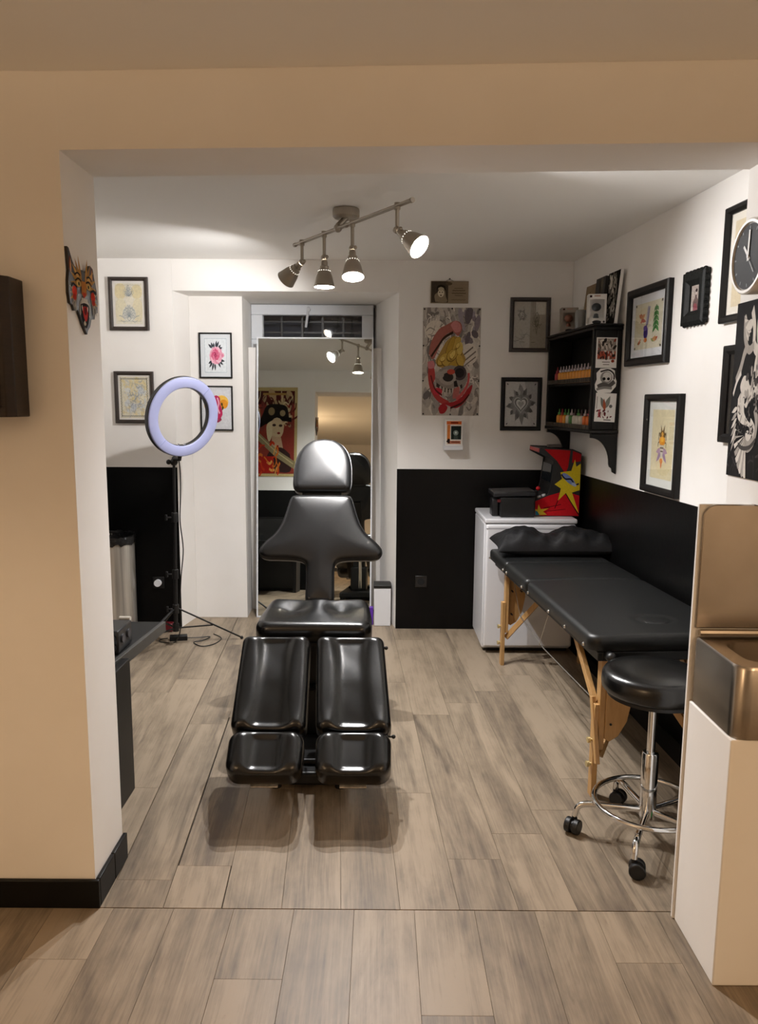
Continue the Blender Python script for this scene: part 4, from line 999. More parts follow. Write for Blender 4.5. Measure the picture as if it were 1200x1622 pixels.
    A = Art(); A.rect(-.88,-.45,.88,.92,'#9a8f86'); A.rect(-.88,-.40,.88,.1,'#a8523f'); A.specks(60,(-.8,-.35,.8,.85),.17,['#2b2422','#c9bfb4','#8b3a2c','#5a5048','#d8d0c6'],rg); A.line([(-.4,-.62),(.35,-.62)],.05,'#7a746e'); A.line([(-.3,-.78),(.3,-.78)],.05,'#7a746e'); A.ell(.62,-.55,.16,.1,'#8b3a2c')
    card('white tattoo card with dark red scene, topmost on the cabinet end', .088, 1.822, .058, .081, A)
    A = Art(); A.ell(.05,.25,.55,.5,'#8f8c88'); A.ell(.12,.3,.40,.38,'#d8d5d0'); A.ell(-.15,.15,.14,.13,'#1b1a1a'); A.ell(.25,.15,.13,.12,'#1b1a1a'); A.curve([(-.7,-.5),(-.2,-.3),(.3,-.4),(.8,-.05)],.35,'#5c5956'); A.curve([(-.8,-.7),(-.1,-.55),(.6,-.6)],.2,'#8a8783'); A.curve([(-.5,.7),(.2,.85),(.7,.55),(.75,.1)],.12,'#2a2928')
    card('cut-out skull sticker in grey between the two tattoo cards', .086, 1.672, .062, .068, A, [(-.9,-.7),(-.6,-1),(.5,-.95),(.95,-.45),(1,-.05),(.85,.3),(.8,.8),(.4,1),(-.5,.95),(-.85,.6),(-.8,.1),(-.95,-.3)], 'sticker')
    A = Art(); A.petal(-.05,-.1,.95,.20,2.1,'#7d8078'); A.petal(.0,-.05,.95,.20,1.15,'#83867e'); A.petal(-.05,-.25,.9,.14,1.75,'#a8563a'); A.ell(.5,.1,.16,.12,'#6b6b6b'); A.ell(-.3,-.45,.22,.14,'#d8ccc4'); A.specks(14,(-.8,-.7,.75,-.2),.18,['#8b2f35','#a84850','#5e2226'],rg); A.line([(-.85,.75),(-.85,-.1)],.06,'#8a847e'); A.line([(-.1,-.86),(.6,-.86)],.06,'#55504c')
    card('white tattoo card with moth and red flowers, lowest on the cabinet end', .080, 1.527, .058, .078, A, None, 'card', -2)
    zt = z1+.0325
    # things on top
    def figure_box(name, label, a, b, w, d, h, body, fig, yaw=0):
        C = P(a,b,zt); q = Matrix.Rotation(math.radians(yaw), 3, 'Z'); ux, uy = q @ V((1,0,0)), q @ V((0,1,0))
        t = thing(name, label, 'toy box', C)
        B = lambda x, y, z: C+ux*x+uy*y+ZUP*z
        mb = MB()
        fw = .012
        mb.obox(B(0,d/2-.003,h/2), ux*(w/2), uy*.003, ZUP*(h/2)); mb.obox(B(0,0,.004), ux*(w/2), uy*(d/2), ZUP*.004); mb.obox(B(0,0,h-.003), ux*(w/2), uy*(d/2), ZUP*.003)
        for s_ in (-1,1): mb.obox(B(s_*(w/2-.003),d*.32,h/2), ux*.003, uy*(d*.18), ZUP*(h/2))
        mb.obox(B(0,-d/2+.003,.018), ux*(w/2), uy*.002, ZUP*.018); mb.obox(B(0,-d/2+.003,h-.014), ux*(w/2), uy*.002, ZUP*.014)
        for s_ in (-1,1): mb.obox(B(s_*(w/2-.005),-d/2+.003,h/2), ux*.005, uy*.002, ZUP*(h/2))
        mb.build('carton', body, t, smooth=False)
        mb = MB(); mb.ball(B(0,.0,h*.60), w*.27, 14, (1,.8,.85)); mb.lathe([(.0,.01),(w*.16,.012),(w*.17,h*.2),(w*.11,h*.38),(.0,h*.4)], B(0,0,0), n=14, cap=False); mb.build('toy_figure', fig, t)
        mb = MB(); mb.obox(B(0,-d/2+.006,h/2), ux*(w/2-.01), uy*.0005, ZUP*(h/2-.03)); mb.build('clear_window', glass, t, smooth=False)
        A = Art(); A.clip = False; A.ell(0,-.82,.5,.12,'#2c2c2e'); A.rect(-.85,.78,-.6,.95,'#3a2326'); A.rect(-.35,.84,.3,.92,'#b58f86'); A.ell(.78,-.8,.12,.07,'#3a3a3c')
        A.build('front_print', t, B(0,-d/2+.001,h/2), ux, ZUP, -uy, w/2, h/2)
        A = Art(); A.clip = False; A.rect(-.25,-.5,.25,.85,'#3c3d42'); A.build('side_print', t, B(w/2,d*.30,h/2), uy, ZUP, ux, d*.17, h/2, lift=.0004)
    figure_box('figure_box', 'white windowed figure box at the near end of cabinet top', .115, .112, .098, .075, .165, paper, mat('figure_dark', '#23272b', .5), -8)
    figure_box('figure_box', 'greyish windowed figure box at the far end of cabinet top', .60, .108, .10, .08, .150, mat('carton_grey', '#a89f93', .6), mat('figure_tan', '#8b5640', .5), -4)
    mb = MB(); c = P(.37,.108,zt); mb.lathe([(.0,.0),(.034,.0),(.036,.05),(.036,.10),(.030,.112),(.0,.115)], c, n=18, cap=False); tag(mb.build('clear_tub', mat('tub_grey', '#8e8f8e', .3), angle=40), 'small grey tub between the figure boxes on the cabinet', 'tub')
    def board(name, label, a, w, h, t_, m, art, lean, off):
        """canvas leaning on the wall, standing on the cabinet top and turned along the wall"""
        v = (ZUP*math.cos(lean)-NR*math.sin(lean)); nn_ = (NR*math.cos(lean)+ZUP*math.sin(lean)); C = P(a,off,zt+.001)+v*(h/2); uu = -u
        o = thing(name, label, 'canvas', P(a,off,zt))
        mb = MB(); mb.obox(C+nn_*(t_/2), uu*(w/2), v*(h/2), nn_*(t_/2)); mb.build('panel', m, o, bevel=.001)
        if art: art.build('print', o, C+nn_*t_, uu, v, nn_, w/2, h/2)
    rg = random.Random(4)
    A = Art(); A.rect(-1,-1,1,1,'#181513'); A.specks(60,(-.75,-.9,.75,.9),.22,['#8a857c','#c4beb2','#4b4742','#6a655e'],rg); A.strokes(30,(-.7,-.9,.7,.9),.35,.07,['#b8b2a6','#2b2826','#8f897f'],rg)
    board('leaning_canvas', 'black canvas with pale ornament and white edges leaning above the cabinet', .085, .17, .285, .018, paper, A, math.radians(5), .034)
    A = Art(); A.specks(24,(-.75,-.9,.75,.9),.25,['#4b463e','#2e2a27','#6a6355'],rg)
    board('leaning_canvas', 'narrow dark canvas leaning between kraft board and black canvas', .29, .15, .285, .018, mat('canvas_dark', '#262320', .6), A, math.radians(5), .034)
    A = Art(); A.strokes(14,(-.6,-.6,.6,.7),.3,.03,['#6b573d','#7a6446'],rg)
    board('leaning_board', 'brown kraft board leaning in the corner above cabinet', .47, .17, .27, .012, kraft, A, math.radians(6), .034)
wall_cabinet()
POSTER = (-1.32,2.4235,1.76); POSTER_W = .52; POSTER_H = 1.0
# ================================================================== PICTURES ON THE WALLS
YW = 5.1195
rg = random.Random(21)
# two framed flash sheets on the left of the back wall
A = Art(); A.rect(-1,-1,1,1,'#efe9d8'); A.ell(-.6,.62,.45,.4,'#e9dcb4'); A.ell(.6,.6,.42,.36,'#e9ddb6'); A.ell(-.6,-.3,.45,.6,'#ece4c8'); A.ell(.65,-.3,.4,.6,'#ebe2c4'); A.ell(0,-.5,.5,.42,'#e9e6da')
def leaf(A, x, y, L, w, a, c, lw=.022):
    d = (math.cos(a), math.sin(a)); q = (-d[1], d[0])
    for s_ in (-1, 1): A.curve([(x,y),(x+d[0]*L*.35+q[0]*w*s_,y+d[1]*L*.35+q[1]*w*s_),(x+d[0]*L*.75+q[0]*w*.6*s_,y+d[1]*L*.75+q[1]*w*.6*s_),(x+d[0]*L,y+d[1]*L)], lw, c, 4)
for s_ in (-1,1):
    for k in range(4): leaf(A, 0, .42, .40-.03*k, .07, math.pi/2+s_*(.12+.42*k), '#b3bbbd')
    for k in range(5): leaf(A, 0, -.62, .58-.04*k, .08, math.pi/2+s_*(.12+.36*k), '#aab3b5')
    A.curve([(0,.38),(.16*s_,.46),(.28*s_,.62)],.03,'#7d868a'); A.curve([(.04*s_,-.2),(.35*s_,-.3),(.5*s_,-.62)],.022,'#98a2a4'); A.curve([(.3*s_,-.75),(.55*s_,-.62),(.75*s_,-.58)],.03,'#a3acae'); A.curve([(.15*s_,.85),(.3*s_,.7),(.4*s_,.5)],.02,'#b3bbbd'); A.curve([(.2*s_,-.82),(.4*s_,-.9),(.62*s_,-.8)],.02,'#aab3b5')
leaf(A, 0, .62, .3, .1, math.pi/2, '#9aa4a7'); leaf(A, 0, -.84, .3, .12, math.pi/2, '#9aa4a7')
A.line([(-.9,-.86),(.9,-.86)],.015,'#b9b5a0'); A.line([(-.9,.92),(.9,.92)],.012,'#c4c0ac')
picture('framed_print', 'framed yellowish floral drawing, upper of two on the left wall', 'picture', (-1.634,YW,2.168), UB, NB, .256, .337, .024, .022, framebrown, A, .016, '#f3efe8', 0)
A = Art(); A.rect(-1,-1,1,1,'#e6dfca'); rgl = random.Random(3)
A.specks(60,(-.8,-.85,.8,.85),.24,['#e6d9b0','#e4d6a8','#ebe5cf','#dcdedb'],rgl); A.strokes(90,(-.75,-.8,.75,.8),.28,.03,['#c3c8ca','#d3c69c','#b0b7ba','#dccfa6'],rgl); A.ell(.45,.3,.2,.15,'#dcdedd'); A.ell(-.05,-.45,.2,.16,'#d8dbdc'); A.ell(-.45,.35,.2,.12,'#e2e2dc'); A.strokes(40,(.25,.1,.65,.5),.14,.02,['#a3abb2','#b9bfc3'],rgl); A.strokes(40,(-.3,-.65,.2,-.25),.14,.02,['#a3abb2','#b9bfc3'],rgl); A.strokes(26,(-.3,-.65,.6,.5),.22,.03,['#aab2b8','#9aa2a8'],rgl)
for k in range(15):
    t = -.88+1.76*k/14
    for s_ in (-1,1): A.curve([(t-.06,.93*s_),(t,.87*s_),(t+.06,.93*s_)],.02,'#77756c',2); A.curve([(.93*s_,t-.06),(.87*s_,t),(.93*s_,t+.06)],.025,'#77756c',2)
picture('framed_print', 'framed yellowish pattern drawing with scalloped border, lower of two on left wall', 'picture', (-1.620,YW,1.567), UB, NB, .258, .339, .024, .022, framebrown, A, .010, '#f3efe8', 0)
# peony in the niche
A = Art(); A.rect(-1,-1,1,1,'#e6ebee'); A.line([(-.97,-.97),(.97,-.97),(.97,.97),(-.97,.97),(-.97,-.97)],.03,'#9fb0ba')
for x,y,a,l in ((-.30,.42,2.55,.42),(-.22,.45,2.1,.36),(-.12,.45,1.75,.30),(.02,.45,1.35,.42),(.08,.45,1.0,.44),(.22,.38,.75,.36),(.30,.34,.4,.34),(.30,-.25,-.15,.52),(.28,-.3,-.55,.46),(.2,-.36,-.95,.42),(-.30,-.3,-2.7,.40),(-.28,-.36,-2.3,.46),(-.18,-.4,-1.9,.52),(-.08,-.42,-1.5,.46)): A.petal(x,y,l,.075,a,'#42454b')
rp = random.Random(6)
for k in range(13): A.ell(.04+.40*math.cos(k*.483),.0+.32*math.sin(k*.483),.24,.15,['#eeb2c4','#e79ab2','#f2c4d2'][k%3],k*.483+.9)
A.ell(.62,.02,.16,.14,'#eab0c2'); A.ell(.6,.0,.10,.09,'#dd86a2')
for k in range(10): A.ell(-.01+.25*math.cos(k*.628),.04+.20*math.sin(k*.628),.18,.10,['#dd6a8c','#e58aa6','#d35c80'][k%3],k*.628+1.0)
for k in range(7): A.ell(-.02+.11*math.cos(k*.9),.06+.09*math.sin(k*.9),.11,.06,['#c64a70','#dd7a98','#b23a60'][k%3],k*.9+1.0)
A.ell(-.02,.07,.06,.05,'#9d2c50')
picture('framed_print', 'black-framed pink peony print in the niche, above the other', 'picture', (-1.131,5.3695,1.857), UB, NB, .226, .308, .010, .016, frameblack, A, .026, '#dfe3e6', 0)
A = Art(); A.rect(-1,-1,1,1,'#dcdde0'); A.ell(.35,.30,.45,.32,'#eec25a'); A.ell(.48,.2,.28,.22,'#e59a2e'); A.ell(-.45,.15,.4,.3,'#efd09a')
A.blob([(.0,.62),(.22,.5),(.25,.2),(.35,-.05),(.38,-.3),(.2,-.5),(-.05,-.55),(-.3,-.4),(-.38,-.05),(-.3,.3),(-.2,.55)],'#c2305f'); A.curve([(.05,.5),(.15,.25),(.08,-.02),(.2,-.25)],.10,'#e7a9bd'); A.curve([(-.15,.45),(-.08,.15),(-.2,-.2)],.08,'#8f1d48'); A.petal(.32,.28,.22,.06,-1.2,'#453a22'); A.petal(.45,.1,.22,.06,-2.0,'#4d4125'); A.petal(-.4,.1,.25,.06,-2.2,'#5c4826'); A.curve([(-.2,-.5),(.05,-.62),(.3,-.5)],.12,'#9a3a52')
picture('framed_print', 'black-framed magenta and yellow print in the niche, behind the ring light', 'picture', (-1.132,5.3695,1.497), UB, NB, .226, .309, .010, .016, frameblack, A, .0, '#dcdde0', 0)

# skull poster
def sheet(name, label, cat, C, u, nrm, W, H, art, base=paper, thick=.0012, roll=0, pins=None):
    C = V(C); t = thing(name, label, cat, C-ZUP*(H/2)+V(nrm)*.0005); u = V(u); v = ZUP.copy(); nrm = V(nrm)
    if roll: q = Matrix.Rotation(math.radians(roll),3,nrm); u, v = q @ u, q @ v
    mb = MB(); mb.obox(C+nrm*(.0006+thick/2), u*(W/2), v*(H/2), nrm*(thick/2)); mb.build('sheet', base, t, smooth=False)
    art.build('print', t, C+nrm*(.0006+thick), u, v, nrm, W/2, H/2)
    for (a,b) in (pins or []):
        mb = MB(); p = C+u*(a*W/2)+v*(b*H/2)+nrm*(thick+.0006); mb.lathe([(.0055,0),(.0055,.003),(.0,.006)], p, nrm, 10, cap=False); mb.build('pin', blackmetal, t)
    return t
A = Art(); A.rect(-1,-1,1,1,'#b7aea4'); r1 = random.Random(8)
A.specks(220,(-.95,-.97,.95,.97),.15,['#9c948c','#8d857e','#a9a198','#cfc7bc','#c4bbb0','#7c756f'],r1,5); A.strokes(160,(-.9,-.95,.9,.95),.20,.025,['#7a726c','#d9d1c6','#8d857e','#e2dace'],r1,6)
A.specks(40,(.25,.35,.92,.92),.16,['#7d7277','#8b8086','#6a6165','#9c9399'],r1); A.specks(26,(-.9,-.92,-.45,-.45),.14,['#7c7874','#6a6562','#9a948d'],r1)
A.ell(-.55,.58,.36,.19,'#d9d0c2'); A.strokes(12,(-.8,.45,-.35,.72),.3,.02,['#8d857a'],r1); A.ell(.62,.15,.30,.20,'#d8cfc2'); A.line([(.4,.12),(.75,.28)],.03,'#6b6058'); A.line([(.45,.02),(.85,.2)],.03,'#7a6e66'); A.line([(.5,-.05),(.85,.1)],.025,'#7a6e66')
A.blob([(-.78,.15),(-.7,.38),(-.45,.6),(-.2,.68),(.1,.76),(.3,.72),(.35,.6),(.22,.48),(.05,.55),(-.2,.5),(-.4,.3),(-.62,.05)],'#a5655a'); A.blob([(-.05,.68),(.1,.76),(.28,.7),(.3,.58),(.12,.55)],'#c98480'); A.curve([(-.7,.1),(-.45,.3),(-.25,.45),(.05,.55)],.05,'#3b2b22')
A.blob([(-.55,.02),(-.35,.22),(-.15,.4),(.1,.48),(.3,.4),(.38,.2),(.5,.05),(.35,-.1),(.1,-.18),(-.2,-.12),(-.45,-.08)],'#a8884a')
for x,y,rx_,ry_,ro in ((.15,.34,.20,.10,.5),(.28,.24,.14,.12,1.2),(-.05,.28,.24,.09,.9),(-.3,.04,.22,.10,.4),(-.15,-.04,.2,.07,-.2),(.12,-.06,.26,.09,.2),(.3,.02,.16,.11,-.6),(.02,.12,.2,.11,.3)): A.ell(x,y,rx_,ry_,'#7d6230',ro); A.ell(x+.01,y+.012,rx_*.9,ry_*.86,r1.choice(['#c2a14e','#b3913f','#cfb25e']),ro)
for x,y,rx_,ry_,ro in ((.05,.13,.13,.07,.6),(.0,.1,.08,.05,-.4),(.22,.3,.08,.05,.5),(-.3,.05,.1,.05,.2)): A.ell(x,y,rx_,ry_,'#8d6f36',ro); A.ell(x,y+.008,rx_*.85,ry_*.8,'#dcc06a',ro)
A.ell(0,-.32,.56,.26,'#8d857e'); A.ell(.3,-.2,.24,.14,'#4a4243'); A.ell(.3,-.2,.16,.09,'#2d2829'); A.ell(-.12,-.28,.22,.10,'#3d3735'); A.ell(-.12,-.28,.30,.15,'#a39a90',0) ; A.ell(-.1,-.28,.19,.085,'#332e2c'); A.ell(-.4,-.24,.16,.07,'#a39b93'); A.poly([(.1,-.36),(.2,-.34),(.26,-.46),(.12,-.46)],'#2b2624'); A.curve([(-.5,-.42),(-.2,-.52),(.15,-.52),(.4,-.44)],.07,'#3c3532')
for k in range(7): A.ell(-.36+.11*k,-.55+.02*abs(k-3),.04,.05,'#b5aca0')
A.blob([(-.78,-.02),(-.6,-.1),(-.55,-.3),(-.62,-.42),(-.5,-.55),(-.3,-.66),(-.05,-.74),(-.2,-.8),(-.5,-.7),(-.72,-.5),(-.8,-.25)],'#a8413f'); A.blob([(-.82,.0),(-.62,.02),(-.58,-.1),(-.78,-.12)],'#c77d80'); A.ell(0,-.18,.14,.05,'#b2493c')
A.blob([(-.4,-.82),(-.15,-.8),(.2,-.86),(.5,-.74),(.7,-.56),(.75,-.42),(.58,-.5),(.4,-.64),(.1,-.74),(-.2,-.76)],'#9d2f33'); A.blob([(-.42,-.86),(-.28,-.78),(-.1,-.84),(-.2,-.95),(-.36,-.96)],'#a02a30'); A.curve([(.2,-.7),(.45,-.55),(.6,-.38),(.62,-.2)],.07,'#c05a58'); A.curve([(.0,-.86),(.4,-.76),(.65,-.6)],.035,'#40201e'); A.blob([(.1,-.5),(.3,-.46),(.28,-.62),(.08,-.68)],'#b06860'); A.ell(-.45,-.55,.16,.07,'#c03a48'); A.curve([(-.7,-.25),(-.55,-.5),(-.3,-.62)],.04,'#5b2423')
sheet('skull_poster', 'tall poster of skull, yellow rose and red ribbons pinned to back wall', 'poster', (.467,YW,1.811), UB, NB, .378, .697, A, pins=[(-.95,.97),(.95,.97),(-.95,-.97),(.95,-.97),(0,.98),(0,-.98),(-.97,.3),(.97,.3),(-.97,-.35),(.97,-.35)])

# wooden plaque
t = thing('wood_plaque', 'small brown wooden plaque with woman portrait above the skull poster', 'plaque', (.447,YW-.001,2.185))
mb = MB(); mb.box((.325,YW-.016,2.186), (.569,YW-.001,2.325)); mb.build('board', mat('plaque_wood', '#8d7a5f', .6, noise=(30,'#7d6b51',.6), stretch=(1,1,8)), t, bevel=.002)
A = Art(); A.rect(-.97,-.95,-.08,.95,'#4b4136'); A.blob([(-.75,-.9),(-.8,-.3),(-.55,.1),(-.4,.55),(-.25,.1),(-.2,-.4),(-.15,-.9)],'#8f8069'); A.ell(-.46,-.1,.17,.36,'#d8ccb2'); A.ell(-.46,.28,.15,.18,'#b8aa8e'); A.ell(-.53,-.02,.04,.05,'#3a3026'); A.ell(-.39,-.02,.04,.05,'#3a3026'); A.ell(-.46,-.3,.05,.06,'#53412f'); A.blob([(-.7,.1),(-.66,.5),(-.45,.66),(-.24,.5),(-.22,.1),(-.32,.35),(-.46,.45),(-.6,.35)],'#2c251e'); A.ell(-.05,.75,.18,.15,'#5a4d3c')
for y, x0, x1, w in ((.32,.25,.7,.07),(.12,.15,.82,.10),(-.12,.12,.86,.10),(-.32,.28,.7,.07),(-.72,.1,.85,.05)):
    n = 9; A.line([(x0+(x1-x0)*k/n, y+.03*(k%2)) for k in range(n+1)], w*.7, '#5b4b37')
A.build('print', t, (.447,YW-.016,2.2555), UB, ZUP, NB, .122, .0695)
mb = MB(); mb.cyl((.447,YW-.001,2.338), (.447,YW-.012,2.340), .004, 8); mb.tube([(.42,YW-.008,2.324),(.447,YW-.006,2.338),(.474,YW-.008,2.324)], .0012, 6); mb.build('hanger', blackmetal, t)

# tiny shelf and toy box under the poster
t = thing('mini_shelf', 'tiny white wall ledge under the skull poster', 'shelf', (.487,YW-.04,1.238))
mb = MB(); mb.box((.425,YW-.085,1.238), (.549,YW-.001,1.266)); mb.build('ledge', whiteplastic, t, bevel=.003)
mb = MB(); mb.box((.427,YW-.008,1.2665), (.547,YW-.001,1.30)); mb.build('back_lip', whiteplastic, t, bevel=.002)
t = thing('toy_carton', 'small orange and white windowed toy carton on the tiny wall ledge', 'toy box', (.488,YW-.05,1.267))
mb = MB(); mb.box((.432,YW-.080,1.267), (.543,YW-.010,1.439)); mb.build('carton', paper, t, bevel=.001)
A = Art(); A.rect(-.9,-.9,.9,.9,'#d9d2c6'); A.rect(-.88,.62,.88,.86,'#d4662c'); A.rect(-.4,.68,.5,.82,'#7c2a14'); A.rect(-.8,-.6,-.45,.6,'#cf7a3a'); A.rect(-.35,-.52,.86,.5,'#1f2623'); A.ell(.22,-.02,.3,.2,'#7f8a84'); A.rect(.0,-.5,.45,-.2,'#3c4642'); A.ell(.22,.0,.1,.08,'#cfd6d0'); A.rect(-.75,-.85,.8,-.62,'#b06a50'); A.poly([(-.9,-.7),(-.5,-.85),(-.45,-.5),(-.7,-.45)],'#2a1d18'); A.line([(-.3,-.72),(.7,-.72)],.06,'#5a2a1c')
A.build('front_print', t, (.4875,YW-.080,1.353), UB, ZUP, NB, .055, .086)

# two framed drawings right of the poster
A = Art(); A.rect(-1,-1,.02,1,'#b9b4aa'); A.rect(.02,-1,1,1,'#a39b8c'); A.rect(.35,.45,.95,.98,'#c9c4b8'); r2 = random.Random(5)
for k in range(6): A.petal(-.5,.42,.28,.09,k*1.047,'#8f8c85')
A.ell(-.5,.42,.14,.14,'#bdb8ae'); A.strokes(16,(-.7,.2,-.3,.65),.18,.02,['#77746e'],r2); A.strokes(22,(-.85,-.8,-.15,-.4),.3,.02,['#8f8a82'],r2)
for s_ in (-1,1): A.curve([(.42,.55),(.42+.16*s_,.3),(.42+.08*s_,.0),(.42,-.4)],.03,'#75705f'); A.curve([(.42,.35),(.42+.1*s_,.15),(.42,-.1)],.03,'#6b6656')
A.strokes(10,(.3,-.2,.55,.4),.2,.02,['#6b6656'],r2); A.line([(.15,1),(.2,.1)],.03,'#8d8676'); A.line([(.3,.95),(.28,.3)],.025,'#8d8676'); A.line([(.1,-.75),(.35,-.75)],.03,'#7c7566'); A.curve([(-.9,-.5),(-.5,-.6),(-.2,-.4),(.1,-.55)],.02,'#928d84')
picture('framed_drawing', 'dark-framed pencil sketches on grey paper, upper frame beside the cabinet', 'picture', (.974,YW,2.052), UB, NB, .262, .347, .026, .022, framebrown, A, .0, '#b8b3a8', 0)
A = Art(); A.rect(-1,-1,1,1,'#c9c8c6'); A.poly([(.2,1),(1,1),(1,-.1),(.35,.35)],'#aeadad')
for k in range(12): A.petal(0,-.02,.82 if k%3 else .95,.17,k*math.pi/6+.1,['#7f7e7d','#918f8e','#6f6e6d'][k%3])
for k in range(10): A.petal(.62*math.cos(k*.628),.42*math.sin(k*.628)-.02,.25,.09,k*.628+.4,'#5f5e5d')
def heart(s, y0): return [(s*.058*16*math.sin(t)**3, y0+s*.058*(13*math.cos(t)-5*math.cos(2*t)-2*math.cos(3*t)-math.cos(4*t))*.9) for t in [2*math.pi*k/28 for k in range(28)]]
A.poly(heart(.62,0),'#8b8a89'); A.poly(heart(.5,0),'#bab9b7'); A.poly(heart(.42,.0),'#6d6c6b'); A.poly(heart(.33,0),'#d8d7d4'); A.poly(heart(.2,0),'#a5a4a2'); A.petal(0,.4,.45,.14,math.pi/2,'#8f8e8d'); A.petal(-.08,.4,.3,.08,2.0,'#b3b2b0')
for x,y,a in ((-.9,.92,-.6),(.9,.92,-2.4),(-.9,-.92,.6),(.9,-.92,2.4)): A.petal(x,y,.12,.03,a,'#3a3a3a')
picture('framed_drawing', 'black-framed grey sacred heart drawing, lower frame beside the cabinet', 'picture', (.933,YW,1.541), UB, NB, .268, .348, .028, .022, frameblack, A, .0, '#c9c8c6', 0)

# ---- right wall
A = Art(); A.rect(-1,-1,1,1,'#dcd6bd'); A.ell(-.3,.2,.7,.6,'#d8cfae'); A.ell(.5,-.3,.6,.6,'#ddd7c2')
A.curve([(-.6,.55),(-.45,.35),(-.55,.15)],.10,'#c06238'); A.petal(-.55,.35,.35,.09,.5,'#d08a4c'); A.petal(-.55,.3,.4,.08,-.3,'#b84a2c'); A.petal(-.5,.35,.3,.07,2.4,'#c7783e')
A.curve([(.02,.82),(-.05,.4),(-.1,.05)],.20,'#a9a6b4'); A.curve([(.02,.75),(-.02,.3),(-.15,-.1)],.08,'#7a6f96'); A.ell(-.16,-.3,.16,.28,'#4f3a86'); A.ell(-.18,-.35,.09,.2,'#3a2a6a'); A.ell(-.16,-.62,.12,.1,'#c9702c'); A.ell(-.2,-.1,.14,.12,'#6f5aa0')
for k in range(5): A.petal(.55,.75-.2*k,.26+.03*k,.07,-2.2,'#3f7d3c'); A.petal(.55,.75-.2*k,.26+.03*k,.07,-.9,'#4f8f48')
A.line([(.55,.8),(.55,-.2)],.06,'#2f6230'); A.petal(-.75,-.75,.3,.06,.3,'#6b7a3c'); A.petal(-.7,-.8,.35,.06,.9,'#c06a48'); A.petal(.45,-.7,.32,.08,.5,'#b5573a'); A.petal(.5,-.72,.3,.07,2.7,'#8f9a50'); A.ell(.5,-.62,.12,.09,'#c77a58'); A.petal(.5,-.75,.28,.07,1.4,'#cc9a60')
for x,y,a in ((-.98,.98,-.78),(.98,.98,-2.35),(-.98,-.98,.78),(.98,-.98,2.35)): A.petal(x,y,.14,.05,a,'#4b4a3a')
picture('framed_print', 'wide black-framed colour print of insects and leaves on the right wall', 'picture', on_right(3.915,1.937), UR, NR, .482, .388, .040, .030, frameblack, A, .040, '#e3e6ea', 0)
# small ornate frame
fr = picture('ornate_frame', 'small ornate black frame with tiny portrait on the right wall', 'picture', on_right(3.438,2.008), UR, NR, .200, .226, .058, .030, mat('ornate_black', '#0f1110', .55, spec=.2, bump=(60,.6,.004)), Art().rect(-1,-1,1,1,'#b9aca4').blob([(-.5,-1),(-.6,-.3),(-.2,.1),(-.2,.5),(.1,.6),(.3,.4),(.2,.05),(.6,-.3),(.5,-1)],'#6b5a58').ell(.05,.42,.2,.2,'#d8c8be').ell(.08,.58,.22,.14,'#3c2f2e').blob([(-.5,-1),(-.3,-.45),(.2,-.5),(.4,-1)],'#8f4a52'), .0, '#b9aca4')
C0 = on_right(3.438,2.008); mb = MB()
for a in range(8):
    for s_ in (-1,1): mb.ball(C0+UR*(s_*.097)+ZUP*(-.1+.0285*a)+NR*.014, .013, 8)
for a in range(6):
    for s_ in (-1,1): mb.ball(C0+UR*(-.08+.032*a)+ZUP*(s_*.11)+NR*.014, .013, 8)
mb.build('carved_border', MATS['ornate_black'], fr)
# bee
A = Art(); A.rect(-1,-1,1,1,'#ddd2ae'); A.ell(.2,-.4,.8,.5,'#d8cba2')
for s_ in (-1,1):
    A.petal(.04*s_,-.18,.55,.09,-math.pi/2+s_*.9,'#9a7fa0'); A.petal(.04*s_,-.15,.5,.08,-math.pi/2+s_*1.4,'#b090a8'); A.petal(0,.1,.42,.06,math.pi/2-s_*.9,'#4b3a22'); A.petal(0,.22,.4,.05,math.pi/2-s_*.5,'#6b4f26'); A.curve([(.08*s_,.2),(.3*s_,.32),(.34*s_,.12)],.05,'#54402a'); A.curve([(.1*s_,.05),(.34*s_,.05),(.36*s_,-.08)],.04,'#54402a')
A.ell(0,.28,.22,.12,'#7a5a22'); A.ell(0,.10,.28,.14,'#e2962a'); A.ell(0,.14,.16,.07,'#f0b63c'); A.ell(0,.3,.1,.06,'#d8a24a'); A.poly([(-.2,-.02),(.2,-.02),(.1,-.3),(0,-.42),(-.1,-.3)],'#cfc8b8'); A.line([(-.16,-.1),(.16,-.1)],.04,'#6b5a4a'); A.line([(-.12,-.2),(.12,-.2)],.035,'#6b5a4a'); A.ell(0,-.48,.14,.08,'#e08a30'); A.petal(0,-.5,.2,.06,-1.57,'#d9742a')
picture('framed_print', 'black-framed print of golden bee on cream paper, lowest on right wall', 'picture', on_right(3.682,1.356), UR, NR, .380, .480, .034, .030, frameblack, A, .040, '#dfe0da', 0)
A = Art(); A.rect(-1,-1,1,1,'#e0d2b4'); A.curve([(.05,-.8),(-.02,-.4),(.05,.05)],.04,'#6b6a48'); A.petal(.02,-.45,.4,.09,.5,'#7d7c55'); A.petal(.0,-.35,.38,.08,2.6,'#74734e')
for k in range(8): A.petal(.05,.2,.45,.13,k*.785,['#c98a8e','#b8737a','#d6a0a0'][k%3])
for k in range(6): A.petal(.05,.2,.22,.07,k*1.047+.3,['#a85a62','#b86a70'][k%2])
picture('framed_print', 'black-framed cream print half hidden behind the round clock', 'picture', on_right(3.035,2.098), UR, NR, .345, .450, .030, .028, frameblack, A, .03, '#efe9dd', 0)
A = Art(); A.rect(-1,-1,1,1,'#241f1d'); A.blob([(-.5,-.6),(-.3,.1),(.1,.5),(.4,.1),(.5,-.5)],'#4a423d')
